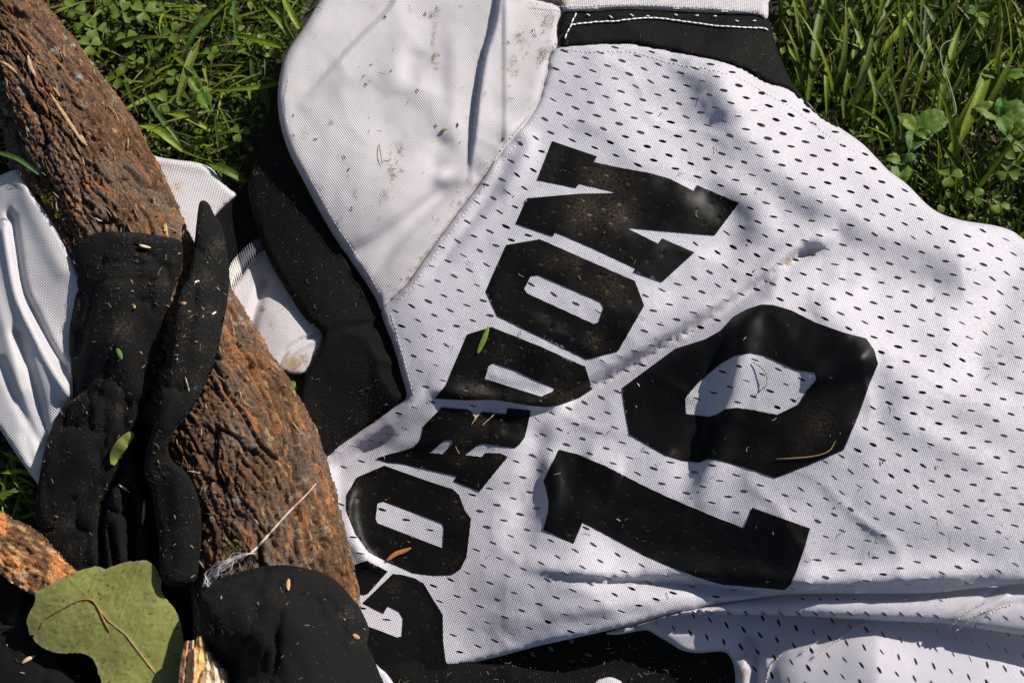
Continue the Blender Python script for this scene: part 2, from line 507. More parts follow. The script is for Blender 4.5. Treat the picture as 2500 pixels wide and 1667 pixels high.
# ------------------------------------------------------------------ ground
def soil_mat():
    m, nt, b = new_mat('dark soil'); L = nt.links.new
    g = N(nt, 'ShaderNodeNewGeometry')
    n1 = N(nt, 'ShaderNodeTexNoise'); n1.inputs['Scale'].default_value = 90; n1.inputs['Detail'].default_value = 8; L(g.outputs['Position'], n1.inputs[0])
    r = ramp(nt, n1.outputs[0], [(0.35, (0.008, 0.007, 0.005)), (0.6, (0.025, 0.018, 0.010)), (0.8, (0.06, 0.042, 0.022))])
    L(r.outputs[0], b.inputs['Base Color']); b.inputs['Roughness'].default_value = 0.95
    bp = N(nt, 'ShaderNodeBump'); bp.inputs['Strength'].default_value = 1; bp.inputs['Distance'].default_value = 0.004
    L(n1.outputs[0], bp.inputs['Height']); L(bp.outputs[0], b.inputs['Normal'])
    return m
n = 60
gx, gy = np.meshgrid(np.linspace(-5200, 5200, n), np.linspace(-5200, 5200, n))
gz = 6 * fbm(gx, gy, 300, 3, 5)
gf = [(i * n + j, i * n + j + 1, (i + 1) * n + j + 1, (i + 1) * n + j) for i in range(n - 1) for j in range(n - 1)]
ground = mesh_obj('ground', np.stack([gx.ravel(), gy.ravel(), gz.ravel()], -1), gf, soil_mat())
tag(ground, kind='structure')

# ------------------------------------------------------------------ relief of the jersey
def S(*p): return list(p)
ctrl = [
 # shoulder panel
 (640, 250, 118), (760, 60, 120), (700, 420, 112), (820, 620, 100), (930, 750, 88), (900, 350, 128), (1000, 150, 118), (1100, 500, 108), (1200, 30, 130), (1280, 200, 125), (960, 520, 118), (1000, 0, 118), (800, 250, 116),
 # top of mesh, sleeve band
 (1400, 60, 132), (1700, 70, 130), (1880, 80, 118), (1960, 240, 92), (1500, 200, 138), (1350, 300, 122), (1640, 180, 130), (1790, 240, 128), (1700, 330, 132),
 (1500, 450, 130), (1300, 480, 122), (1680, 480, 138), (1800, 480, 138), (1780, 600, 120), (1400, 700, 118), (1250, 700, 108), (1550, 800, 112), (1150, 850, 98), (1050, 900, 92), (1000, 1000, 76), (1300, 850, 104),
 # right edge
 (2050, 330, 96), (2200, 470, 104), (2350, 550, 112), (2500, 600, 118), (2620, 640, 122), (1900, 330, 108), (2050, 480, 116), (2000, 600, 128), (2150, 640, 138), (2350, 680, 150),
 # number 0 and its folds
 (1400, 960, 76), (1200, 1000, 62), (1900, 730, 160), (2080, 800, 188), (2144, 900, 190), (2250, 800, 180), (2450, 850, 180), (1830, 850, 160), (1980, 950, 172), (1720, 900, 126), (1700, 990, 108), (1880, 1060, 150), (1560, 960, 90), (1560, 1060, 84), (1700, 1080, 104), (2080, 1050, 186), (1900, 1160, 146),
 (2300, 1050, 194), (2500, 1100, 202), (2200, 1250, 190), (2400, 1350, 192), (2620, 1300, 205), (2620, 900, 192),
 # number 1
 (1340, 1150, 54), (1500, 1200, 70), (1700, 1280, 98), (1900, 1320, 142), (1950, 1420, 136), (1650, 1380, 84), (1500, 1330, 66), (2150, 1420, 158), (2400, 1420, 176),
 # lower left
 (1150, 1080, 56), (1000, 1120, 50), (870, 1100, 56), (780, 1150, 56), (830, 1300, 58), (950, 1250, 54), (1100, 1300, 46), (1150, 1420, 52), (1000, 1430, 46), (880, 1420, 46), (1050, 1560, 48), (960, 1620, 44),
 (1230, 1430, 66), (1250, 1560, 66), (1400, 1500, 80), (1420, 1390, 84), (1600, 1470, 82), (1750, 1460, 84), (1200, 1250, 44), (1300, 1330, 54),
]
Hj = tps(ctrl)(GU, GV); Hj = 92 + 1.6 * (Hj - 92)
qs = np.clip((0.8 * (GU - 930) - 0.6 * (GV - 1380)) / 470, 0, 1)
Hj = Hj + 92 * qs * qs * (3 - 2 * qs)

def ridge(poly, amp, wl, wr, fade=True):
    """a crest along a polyline, width wl on the left of its direction (seen from above, v down) and wr on the right"""
    d, s, t = seg_dist(GU, GV, smooth_poly(poly, 25, False))
    w = np.where(s < 0, wl, wr)
    f = np.exp(-(d / w) ** 2)
    if fade: f = f * np.clip(np.minimum(t, 1 - t) * 5 + 0.0, 0, 1) ** 0.8
    return amp * f

def step_line(poly, amp, w, fade=0.15, reach=120):
    """surface steps up by amp on the right side of the line over width w and relaxes again"""
    d, s, t = seg_dist(GU, GV, smooth_poly(poly, 25, False))
    sd = d * s
    f = 1 / (1 + np.exp(-sd / w * 3)) * np.exp(-np.maximum(sd, 0) / reach) * np.exp(-(np.minimum(sd, 0) / (w * 2)) ** 2)
    f = f * np.clip(np.minimum(t, 1 - t) / fade, 0, 1)
    return amp * f

R_ = ridge
feat = [
 # shoulder folds
 R_([(1010, 40), (965, 150), (975, 230)], 8, 34, 40), R_([(985, 190), (1060, 250), (1105, 340)], 8, 34, 40), R_([(1020, 120), (1000, 180), (1010, 220)], -5, 24, 24),
 R_([(1110, 60), (1110, 300), (1125, 400)], 7, 34, 24), R_([(1060, 420), (1100, 445), (1160, 425)], 9, 24, 20), R_([(1085, 330), (1060, 380), (1075, 430)], -6, 26, 24), R_([(900, 180), (930, 300), (960, 420)], -7, 50, 60),
 step_line([(1148, 470), (1148, 400), (1156, 340), (1168, 235), (1184, 136), (1206, 66), (1216, 0), (1225, -160)], 27, 3.5, 0.28, 100),
 R_([(790, 640), (900, 600), (1060, 480), (1180, 400)], -14, 18, 22), R_([(1120, 440), (980, 580), (900, 690)], -10, 16, 20),
 R_([(668, 170), (655, 260), (700, 400), (800, 580), (900, 720)], -7, 10, 10), R_([(652, 210), (648, 290), (690, 400), (790, 570), (890, 720)], 7, 8, 10),
 # strip fold at the upper left
 step_line([(1030, -120), (957, 10), (880, 90), (800, 175), (740, 238), (715, 258)][::-1], 24, 2.6, 0.3, 90),
 # long folds through the mesh
 R_([(1640, 130), (1740, 180), (1790, 240), (1800, 300)], 13, 34, 50), R_([(1790, 170), (1850, 250), (1850, 340)], -9, 46, 46),
 R_([(1700, 120), (1775, 190), (1800, 260), (1880, 370), (2000, 480), (2140, 550), (2360, 605), (2560, 625)], 34, 130, 78), R_([(1730, 280), (1790, 390), (1930, 520), (2090, 600), (2330, 665)], -6, 60, 80),
 R_([(1980, 310), (2080, 400), (2230, 500), (2400, 580)], 7, 40, 40), R_([(1500, 130), (1560, 240), (1640, 280), (1720, 250)], -7, 60, 60),
 R_([(1210, 330), (1290, 340), (1230, 480), (1100, 640)], 9, 20, 22), R_([(1250, 380), (1150, 530), (1040, 680)], -8, 16, 16), R_([(1250, 300), (1180, 460), (1080, 610), (960, 750)], 7, 10, 10),
 R_([(1640, 400), (1760, 480), (1790, 570), (1700, 680), (1560, 780)], -13, 50, 46), R_([(1720, 420), (1850, 510), (1860, 600)], 12, 46, 46),
 # fold between the name and the zero
 R_([(2010, 600), (1930, 640), (1860, 700), (1780, 752), (1650, 832), (1500, 920), (1400, 975), (1290, 1000)], -30, 26, 20), R_([(1990, 606), (1930, 630), (1880, 675), (1800, 720)], -8, 13, 16),
 R_([(2050, 575), (1950, 600), (1900, 660), (1870, 730)], 20, 20, 36),
 R_([(1880, 690), (1825, 770), (1805, 870), (1785, 960), (1765, 1040), (1735, 1130), (1700, 1240)], 15, 40, 26), R_([(1770, 800), (1750, 900), (1735, 990), (1700, 1100), (1660, 1220)], -11, 34, 40),
 R_([(2144, 870), (2050, 905), (1960, 930)], 12, 26, 30), R_([(1990, 700), (2080, 830), (2200, 930), (2400, 1000), (2600, 1060)], 10, 60, 60), R_([(2000, 640), (2120, 760), (2300, 900), (2500, 960)], -6, 60, 60),
 R_([(2100, 870), (2150, 960), (2110, 1060)], -6, 40, 40), R_([(2500, 540), (2450, 700), (2400, 850), (2420, 950)], -17, 60, 60), R_([(1990, 690), (2150, 715), (2350, 700)], -17, 50, 50),
 R_([(1980, 760), (2030, 730), (2090, 690), (2000, 660)], 14, 36, 40),
 # below D, around R
 R_([(1040, 950), (1150, 968), (1280, 985), (1400, 985)], 16, 24, 12), R_([(1060, 1000), (1180, 1020), (1290, 1045)], -6, 22, 28), R_([(790, 1170), (850, 1125), (910, 1085), (960, 1050)], -15, 22, 22), R_([(870, 1085), (960, 1030), (1040, 950)], 10, 14, 16),
 R_([(930, 1115), (1060, 1110), (1180, 1105), (1250, 1110)], -4, 20, 26), R_([(930, 1080), (1030, 1075), (1170, 1080), (1260, 1095)], 3, 22, 18), R_([(1310, 1000), (1310, 1100), (1300, 1200), (1250, 1320)], -14, 36, 40),
 R_([(1330, 1080), (1350, 1200), (1330, 1300)], 9, 26, 26), R_([(1420, 1120), (1520, 1160)], 10, 40, 40), R_([(1900, 1240), (1940, 1330), (1900, 1400)], 6, 60, 50),
 R_([(860, 1180), (850, 1260), (880, 1350), (950, 1400)], 14, 16, 20), R_([(800, 1130), (820, 1250), (850, 1350)], 10, 16, 16),
 R_([(1240, 1390), (1260, 1480), (1240, 1560)], 4, 70, 70), R_([(1280, 1380), (1400, 1395), (1560, 1410)], 12, 26, 14),
 # crease near the hem
 R_([(1380, 1408), (1480, 1418), (1640, 1424), (1800, 1436), (1960, 1452)], -14, 10, 16), R_([(1500, 1385), (1700, 1400), (1850, 1415), (2000, 1420), (2500, 1395)], 16, 34, 16), R_([(1320, 1500), (1500, 1480), (1700, 1455)], 8, 26, 20),
 R_([(2080, 1390), (2100, 1330), (2130, 1290)], -3, 30, 30), R_([(2180, 1360), (2280, 1330), (2440, 1350)], -3, 30, 30), R_([(2160, 1000), (2260, 1060), (2460, 1150)], 8, 40, 36),
]
for f in feat: Hj = Hj + np.where(GU < 1230, 1.1, 1.45) * f
rg = 1 - np.abs(fbm(GU * 0.8 + GV * 0.5 + 40 * fbm(GU, GV, 200, 2, 77), (GV * 0.8 - GU * 0.45) * 2.0 + 60 * fbm(GU, GV, 240, 2, 78), 230, 2, 79)) * 2.5
soft = np.where(GU < 1200, 0.45, 1.0)
Hj = Hj + 5.0 * fbm(GU, GV, 170, 2, 3) + soft * (3.6 * fbm(GU + GV * 0.6, GV, 70, 2, 9) + 3.5 * np.clip(rg, 0, 1) ** 2) + 0.7 * fbm(GU * 1.3 + GV * 0.5, GV * 0.8 - GU * 0.3, 44, 2, 20) + 0.6 * fbm(GU, GV, 22, 2, 21)
Hj = np.maximum(Hj, 22)
Hjer = Field(Hj)

seam = [(1379, 108), (1343, 139), (1332, 189), (1303, 271), (1221, 375), (1160, 465), (1128, 507), (1078, 575), (1028, 645), (993, 695), (957, 732), (932, 757)]
band_low = [(1379, 111), (1486, 104), (1543, 104), (1629, 120), (1700, 134), (1757, 146), (1818, 168), (1871, 198), (1925, 213)]
right_edge = [(1968, 246), (2000, 280), (2050, 312), (2104, 350), (2143, 389), (2171, 418), (2214, 450), (2264, 500), (2300, 523), (2354, 539), (2425, 550), (2471, 564), (2510, 590), (2620, 640)]
mesh_outline = seam[::-1] + band_low[1:] + right_edge + [(2640, 900), (2640, 1420), (2500, 1424), (2364, 1437), (2270, 1447), (2125, 1449), (1985, 1449), (1866, 1456), (1684, 1487), (1630, 1498), (1511, 1532), (1323, 1574), (1200, 1606), (1084, 1631), (1027, 1642), (972, 1635), (925, 1622), (850, 1600), (760, 1450), (720, 1250), (730, 1130), (787, 1113), (830, 1080), (893, 1043), (936, 1011), (979, 982), (993, 964), (979, 911), (968, 868), (952, 821), (939, 790)]

# lettering
GLYPH = {
 'N': ([(1348, 345), (1457, 382), (1450, 396), (1511, 409), (1589, 423), (1636, 437), (1693, 466), (1702, 452), (1804, 496), (1745, 575), (1529, 556), (1607, 595), (1616, 582), (1696, 616), (1616, 689), (1546, 664), (1552, 655), (1450, 607), (1355, 566), (1350, 577), (1259, 546), (1287, 484), (1414, 473), (1511, 471), (1414, 448), (1407, 459), (1311, 439)], []),
 'O': ([(1236, 598), (1318, 584), (1550, 686), (1573, 746), (1509, 857), (1432, 877), (1214, 771), (1186, 711)], [[(1296, 673), (1314, 671), (1466, 737), (1474, 750), (1462, 786), (1450, 791), (1287, 716), (1280, 705)]]),
 'D': ([(1141, 816), (1200, 798), (1320, 846), (1429, 895), (1446, 950), (1414, 971), (1371, 987), (1336, 994), (1300, 991), (1207, 976), (1136, 977), (1061, 973), (1089, 939), (1114, 879)], [[(1193, 893), (1204, 886), (1260, 905), (1300, 925), (1354, 948), (1350, 955), (1321, 968), (1250, 945), (1184, 925)]]),
 'R': ([(1079, 994), (1143, 1000), (1152, 1006), (1161, 1022), (1177, 1005), (1236, 1011), (1239, 996), (1296, 1002), (1288, 1040), (1281, 1068), (1268, 1085), (1258, 1093), (1221, 1089), (1183, 1083), (1168, 1085), (1155, 1095), (1136, 1110), (1175, 1115), (1185, 1105), (1221, 1106), (1240, 1115), (1200, 1163), (1172, 1199), (1107, 1174), (1116, 1162), (1009, 1138), (979, 1131), (945, 1128), (917, 1119), (951, 1108), (988, 1099), (1009, 1091), (1026, 1074), (1035, 1038)], [[(1049, 1105), (1083, 1076), (1102, 1074), (1106, 1082), (1081, 1108)]]),
 'O2': ([(938, 1136), (1052, 1176), (1106, 1194), (1121, 1208), (1135, 1245), (1150, 1266), (1146, 1302), (1139, 1360), (1124, 1389), (1103, 1402), (1059, 1404), (1009, 1398), (943, 1369), (900, 1346), (868, 1302), (846, 1245), (846, 1208), (871, 1165)], [[(922, 1227), (938, 1223), (1079, 1277), (1084, 1288), (1081, 1337), (1070, 1333), (922, 1277), (917, 1266)]]),
 'G': ([(959, 1400), (985, 1403), (1013, 1411), (1035, 1424), (1055, 1458), (1081, 1500), (1082, 1564), (1088, 1611), (1094, 1627), (1061, 1633), (1025, 1640), (991, 1634), (923, 1619), (870, 1595), (846, 1560), (860, 1515), (904, 1530), (932, 1540), (970, 1555), (981, 1552), (984, 1509), (974, 1492), (947, 1479), (936, 1497), (885, 1471)], []),
 'G2': ([(896, 1368), (947, 1394), (899, 1448), (887, 1452), (860, 1443), (830, 1425), (790, 1400), (851, 1382)], []),
 '0': ([(1859, 743), (1886, 744), (1931, 757), (1989, 786), (2058, 811), (2115, 826), (2134, 853), (2144, 888), (2123, 937), (2096, 1014), (2060, 1098), (1970, 1136), (1892, 1166), (1836, 1146), (1778, 1129), (1748, 1121), (1725, 1121), (1706, 1129), (1664, 1123), (1625, 1111), (1576, 1083), (1537, 1060), (1530, 1025), (1518, 947), (1583, 899), (1648, 851), (1721, 828), (1759, 807), (1790, 773), (1824, 754)],
       [[(1673, 972), (1702, 937), (1732, 910), (1759, 888), (1794, 868), (1832, 861), (1866, 868), (1897, 882), (1943, 903), (1989, 910), (1993, 926), (1970, 953), (1949, 987), (1897, 1012), (1836, 1000), (1798, 995), (1771, 998), (1748, 1012), (1729, 1017), (1675, 1010)]]),
 '1': ([(1365, 1097), (1411, 1109), (1480, 1138), (1575, 1187), (1633, 1214), (1728, 1254), (1816, 1289), (1836, 1238), (1978, 1289), (1966, 1333), (1946, 1390), (1931, 1425), (1916, 1440), (1824, 1432), (1763, 1427), (1702, 1409), (1633, 1381), (1575, 1356), (1518, 1325), (1468, 1298), (1422, 1274), (1401, 1326), (1326, 1293), (1338, 1249), (1339, 1222), (1332, 1191), (1326, 1174)], []),
}

# regular net of eyelets in the fabric plane
def lattice(p0, e1, e2, dirv, la, lb, poly, inset=9, avoid=(), seed=4, warp=6.0, hp=100.0):
    base = W(*p0, hp)[:2]
    A = W(p0[0] + e1[0], p0[1] + e1[1], hp)[:2] - base
    B = W(p0[0] + e2[0], p0[1] + e2[1], hp)[:2] - base
    i, j = np.meshgrid(np.arange(-70, 71), np.arange(-90, 91))
    p = base + i.ravel()[:, None] * A + j.ravel()[:, None] * B
    u, v = proj(np.column_stack([p, np.full(len(p), hp)]))
    u = u + warp * fbm(u, v, 260, 2, seed); v = v + warp * fbm(u, v, 260, 2, seed + 5)
    m = (u > -200) & (u < 2700) & (v > -200) & (v < 1800)
    u = u[m]; v = v[m]
    m = inpoly(u, v, poly); u = u[m]; v = v[m]
    d, _, _ = seg_dist(u, v, poly, True); m = d > inset
    u = u[m]; v = v[m]
    rng = np.random.RandomState(seed)
    out = []
    # eyelets open less where the cloth slopes steeply across them
    gh = Hjer(u + 8, v + 20) - Hjer(u - 8, v - 20)
    dn = np.array(dirv) / np.hypot(*dirv); pn = np.array([-dn[1], dn[0]])
    jt = rng.normal(0, 1, (len(u), 4)); slow = fbm(u, v, 170, 2, seed + 9) * 2.5; turn = fbm(u, v, 200, 2, seed + 19) * 0.35
    for k in range(len(u)):
        f = 1.08 - min(0.6, max(0, -gh[k]) / 16 * 0.5) - 0.25 * max(0, slow[k]) + 0.16 * jt[k, 0]
        f = max(0.3, f)
        a = la * (1 + 0.06 * jt[k, 1]); ang = 0.08 * jt[k, 2] + turn[k]
        c, s = math.cos(ang), math.sin(ang)
        d = np.array([dn[0] * c - dn[1] * s, dn[0] * s + dn[1] * c]); q = np.array([-d[1], d[0]])
        out.append((u[k] + 0.7 * jt[k, 3], v[k] + 0.7 * jt[k, 0], d[0] * a, d[1] * a, q[0] * lb * f, q[1] * lb * f))
    return out

MO = smooth_poly(mesh_outline, 20)
eyes = lattice((2293, 1119), (60, 24), (-39.5, 14.3), (0.93, 0.33), 10.4, 3.15, MO, 12)
eu = np.array([e[0] for e in eyes]); ev = np.array([e[1] for e in eyes])
covered = np.zeros(len(eyes), bool); near = np.zeros(len(eyes), bool)
inside_of = {}
for g, (o_, cs) in GLYPH.items():
    m = inpoly(eu, ev, o_)
    d, _, _ = seg_dist(eu, ev, np.array(o_), True); dmin = d
    for c_ in cs:
        m &= ~inpoly(eu, ev, c_)
        dc, _, _ = seg_dist(eu, ev, np.array(c_), True); dmin = np.minimum(dmin, dc)
    inside_of[g] = np.where(m & (dmin > 12))[0]
    covered |= m; near |= (dmin < 9)
open_eyes = [eyes[i] for i in range(len(eyes)) if not covered[i] and not near[i]]

# ------------------------------------------------------------------ the jersey
jersey = thing('football_jersey', 1500, 800, 0, 'white mesh jersey with black lettering GORDON and number 10, spread on the grass', 'jersey')
stains_mesh = [(1290, 1180, 26, .55), (1275, 1210, 20, .6), (1300, 1225, 26, .35), (1925, 640, 14, 1.0), (1985, 604, 26, .45), (1940, 625, 14, .6), (1700, 1412, 46, .55), (1620, 1395, 50, .35), (1220, 1320, 30, .3), (1120, 530, 30, .35), (1060, 620, 40, .35), (1000, 700, 36, .45), (1180, 720, 40, .3), (1160, 700, 30, .35), (1720, 1150, 40, .25), (1770, 1190, 30, .3), (1500, 1500, 120, .22), (1300, 1520, 100, .2), (1240, 990, 26, .3), (1000, 1110, 30, .3), (960, 1120, 18, .5), (2240, 930, 50, .25), (1870, 205, 20, .3), (2060, 330, 20, .35), (900, 1560, 30, .3), (1430, 1460, 70, .3), (1150, 1440, 60, .25)]
panel('back_panel', mesh_outline, Hjer, M_MESH, jersey, 8.5, holes=open_eyes, roll=(16, 12), skirt=14, stains=stains_mesh, ang=0.35)

sh_out = [(980, -80), (800, -30), (775, 10), (745, 62), (700, 130), (684, 180), (678, 240), (684, 300), (705, 370), (740, 440), (782, 520), (830, 600), (880, 670), (915, 725), (932, 757), (957, 734), (993, 697), (1028, 647), (1078, 577), (1128, 509), (1160, 467), (1221, 377), (1303, 273), (1332, 191), (1343, 141), (1366, 112), (1367, 60), (1379, 28), (1360, 5), (1300, -10), (1219, -60)]
stains_sh = [(1265, 105, 26, .9), (1250, 150, 14, .9), (1240, 190, 20, .45), (1330, 110, 26, 1.0), (1325, 150, 16, 1.0), (1345, 60, 22, .9), (1300, 35, 22, .5), (1272, 205, 10, .9), (940, 470, 14, .6), (955, 420, 12, .7), (975, 370, 10, .8), (990, 330, 14, .5), (940, 480, 20, .5), (870, 480, 5, .9), (810, 300, 6, .8), (800, 295, 30, .35), (745, 325, 22, .5), (1060, 120, 10, .5), (1060, 60, 14, .5), (1050, 150, 10, .5), (1190, 385, 30, .35), (1110, 500, 26, .5), (1060, 590, 30, .45), (925, 535, 9, .7), (910, 20, 18, .5), (900, 80, 8, .5), (950, 700, 20, .5), (820, 545, 14, .5), (770, 450, 12, .5), (850, 655, 16, .5)]
stains_sh = [q for q in stains_sh if q[2] < 25 and not (q[0] > 1230 and q[1] < 220)]
_r = np.random.RandomState(8)
for (a0, a1, b0, b1, n_, rr_) in ((1275, 75, 1248, 205, 26, 16), (1338, 35, 1322, 175, 34, 12), (1060, 30, 1064, 175, 16, 5), (978, 355, 945, 490, 22, 10), (1215, 370, 1060, 600, 26, 12), (1290, 20, 1345, 45, 8, 8), (1060, 600, 960, 715, 16, 10)):
    for _ in range(n_):
        t_ = _r.rand(); stains_sh.append((a0 + (b0 - a0) * t_ + _r.normal(0, rr_), a1 + (b1 - a1) * t_ + _r.normal(0, rr_), _r.uniform(3, 9), _r.uniform(0.45, 0.95)))
panel('shoulder_panel', sh_out, lambda u, v: Hjer(u, v) + 3 * np.exp(-(seg_dist(u, v, seam)[0] / 14) ** 2), M_SHOULDER, jersey, 7, roll=(26, 24), skirt=26, stains=stains_sh, ang=-0.6)

# sleeve hem above the black band
hem_top = [(1365, 6), (1379, 28), (1440, 27), (1521, 21), (1629, 25), (1771, 33), (1843, 36), (1872, 47), (1876, 10), (1870, -60), (1300, -80), (1290, -20)]
panel('sleeve_hem', hem_top, lambda u, v: Hjer(u, v) + 8, M_SHOULDER, jersey, 8, roll=(10, 10), skirt=12, ang=0.1, stains=[(1375, 4, 20, .8), (1640, 25, 20, .2), (1700, 6, 30, .2)])
band = [(1379, 30), (1440, 29), (1521, 23), (1629, 27), (1771, 34), (1843, 37), (1875, 48), (1884, 71), (1890, 95), (1907, 143), (1936, 205), (1968, 246), (2000, 280), (2046, 308), (2030, 306), (2005, 292), (1968, 262), (1925, 221), (1871, 202), (1818, 172), (1757, 150), (1700, 138), (1629, 124), (1543, 108), (1486, 108), (1379, 115), (1366, 100), (1364, 64)]
panel('sleeve_band', band, lambda u, v: Hjer(u, v) + 4, M_BLACK, jersey, 8, roll=(12, 10), skirt=14, ang=0.4)

# neck band: black, folded over with its inside showing behind
neck = [(668, 225), (672, 270), (697, 362), (733, 436), (776, 521), (840, 617), (914, 723), (932, 752), (940, 790), (952, 821), (968, 868), (979, 911), (992, 962), (979, 982), (936, 1011), (893, 1043), (840, 1078), (787, 1116), (755, 1090), (730, 1030), (726, 985), (738, 925), (760, 880), (786, 818), (744, 776), (702, 712), (664, 650), (636, 584), (612, 500), (606, 440), (625, 380), (650, 310), (660, 250)]
neck_ctrl = tps([(660, 300, 78), (640, 450, 84), (700, 420, 104), (720, 560, 108), (660, 600, 90), (760, 720, 100), (860, 680, 96), (780, 815, 84), (920, 760, 80), (900, 900, 84), (980, 960, 70), (840, 1000, 88), (760, 950, 70), (760, 1080, 66), (800, 860, 104), (860, 850, 100)])
neck_rid = [([(690, 380), (745, 480), (820, 590), (890, 700)], 6, 9), ([(786, 820), (850, 800), (930, 790)], -10, 12), ([(800, 840), (860, 870), (950, 880)], 7, 16), ([(790, 900), (850, 960)], -6, 20)]
def neck_h(u, v):
    h = neck_ctrl(u, v) + 60
    for p, a, w in neck_rid: h = h + a * np.exp(-(seg_dist(u, v, p)[0] / w) ** 2)
    return np.minimum(h, Hjer(u, v) + 4 + 200 * np.clip((900 - u) / 700, 0, 1)) + 2 * fbm(u, v, 60, 2, 8)
panel('neck_band', neck, neck_h, M_BLACK, jersey, 8, roll=(16, 22), skirt=26, ang=-0.5, stains=[(880, 900, 40, .2), (850, 700, 30, .2)])
inner = [(500, 560), (524, 528), (578, 470), (630, 440), (700, 560), (700, 660), (645, 612), (610, 641), (580, 687), (562, 716), (520, 700)]
panel('neck_lining', inner, lambda u, v: 76 + 5 * fbm(u, v, 60, 2, 30), M_BLACK, jersey, 10, ang=0.4)

# inside of the front, seen through the neck opening
fr_in = [(540, 700), (580, 685), (612, 640), (650, 610), (700, 640), (760, 740), (800, 812), (790, 850), (748, 906), (717, 914), (690, 905), (660, 900), (600, 820)]
in_c = tps([(560, 720, 40), (600, 760, 42), (650, 650, 30), (640, 700, 30), (670, 760, 56), (700, 830, 58), (770, 815, 46), (700, 700, 46), (740, 880, 44), (680, 900, 48), (610, 800, 44)])
def fr_h(u, v):
    h = in_c(u, v) - 18 * np.exp(-(seg_dist(u, v, [(645, 690), (622, 760), (612, 800)])[0] / 12) ** 2)
    d, s, t = seg_dist(u, v, [(800, 808), (740, 830), (700, 855), (680, 890)])
    return h + 66 - 10 * np.exp(-(d / 5) ** 2) + 6 * np.exp(-((d - 10) / 8) ** 2) * (s < 0)
panel('front_lining', fr_in, fr_h, M_SHOULDER, jersey, 7, roll=(8, 8), skirt=10, ang=0.5, stains=[(715, 890, 30, 1.0), (740, 878, 20, .8), (640, 755, 12, .9), (660, 790, 10, .6), (690, 900, 20, .8)])

# lower layer of the front with its own eyelets, and the rolled side seam
low_out = [(1480, 1545), (1530, 1528), (1600, 1500), (1700, 1470), (1900, 1470), (2640, 1480), (2640, 1800), (1800, 1800), (1796, 1700), (1794, 1640), (1784, 1606), (1764, 1590), (1706, 1593), (1666, 1587), (1637, 1570), (1608, 1553), (1580, 1538), (1550, 1541), (1510, 1548)]
lc = tps([(1560, 1530, 50), (1650, 1540, 66), (1700, 1580, 58), (1780, 1540, 66), (1760, 1600, 52), (1850, 1580, 44), (1845, 1660, 38), (1910, 1590, 70), (1900, 1660, 76), (2000, 1540, 60), (2100, 1600, 78), (2300, 1560, 58), (2400, 1640, 80), (2600, 1600, 64), (2150, 1540, 54), (2000, 1640, 82), (2250, 1700, 84), (2600, 1720, 84), (2100, 1760, 80), (1815, 1640, 62)])
LCr = [([(1835, 1560), (1848, 1620), (1846, 1720)], -16, 14), ([(1870, 1600), (1866, 1720)], 10, 10), ([(1815, 1610), (1822, 1700)], 10, 10), ([(1760, 1555), (1700, 1545), (1640, 1548)], 8, 16), ([(2090, 1505), (2020, 1545), (1960, 1590)], 5, 7), ([(2110, 1520), (2045, 1558), (1985, 1600)], 5, 6)]
def low_h(u, v):
    h = lc(u, v)
    for p, a, w in LCr: h = h + a * np.exp(-(seg_dist(u, v, p)[0] / w) ** 2)
    return h + 1.6 * fbm(u, v, 70, 2, 61) + 38 + 124 * np.clip((u - 1810) / 330, 0, 1)
le = lattice((2195, 1601), (42, 12), (-47, 31), (0.42, 0.91), 10.0, 3.3, smooth_poly(low_out, 20), 14, seed=14)
panel('front_panel', low_out, low_h, M_MESH, jersey, 8.5, holes=le, roll=(14, 14), skirt=14, stains=[(1680, 1575, 30, .5), (1815, 1640, 20, .8), (1820, 1600, 16, .6), (1900, 1590, 20, .5), (1960, 1560, 20, .4), (1730, 1520, 60, .3), (1560, 1530, 20, .7)], ang=0.9)
roll_out = [(1555, 1527), (1600, 1508), (1640, 1496), (1684, 1486), (1800, 1462), (1866, 1450), (1985, 1440), (2125, 1438), (2270, 1436), (2380, 1424), (2500, 1412), (2640, 1400), (2640, 1560), (2500, 1549), (2400, 1536), (2306, 1522), (2125, 1513), (1990, 1505), (1820, 1500), (1700, 1499), (1630, 1504)]
ru_ = np.arange(1540, 2660, 20.0); rt_ = Hjer(ru_, np.interp(ru_, [1555, 1640, 1800, 1985, 2270, 2640], [1520, 1490, 1458, 1444, 1438, 1402])) - np.interp(ru_, [1555, 1800, 2000], [20, 40, 52])
rt_ = np.convolve(np.pad(rt_, 4, mode='edge'), np.ones(9) / 9, 'valid')
def roll_h(u, v):
    top = np.interp(u, [1555, 1640, 1800, 1985, 2270, 2640], [1527, 1496, 1462, 1446, 1442, 1405]); bot = np.interp(u, [1555, 1630, 1700, 1820, 2125, 2306, 2500, 2640], [1528, 1504, 1499, 1500, 1513, 1522, 1549, 1560])
    x = np.clip((v - top) / np.maximum(bot - top, 1), 0, 1)
    h = np.interp(u, ru_, rt_) + 34 * np.sqrt(np.clip(1 - (2 * np.maximum(x, 0.25) - 1.1) ** 2 / 0.9, 0, 1)) - 14 * (x < 0.25) * (0.25 - x) * 4
    h = h - 9 * np.exp(-(seg_dist(u, v, [(2300, 1530), (2350, 1490), (2400, 1462), (2440, 1440)])[0] / 6) ** 2) + 7 * np.exp(-(seg_dist(u, v, [(2320, 1540), (2370, 1500), (2425, 1475), (2460, 1450)])[0] / 6) ** 2) - 7 * np.exp(-(seg_dist(u, v, [(2345, 1545), (2395, 1512), (2440, 1482), (2500, 1470)])[0] / 6) ** 2)
    return np.minimum(h, Hjer(u, v) - 3 + np.clip((v - top - 4) * 2, 0, 60))
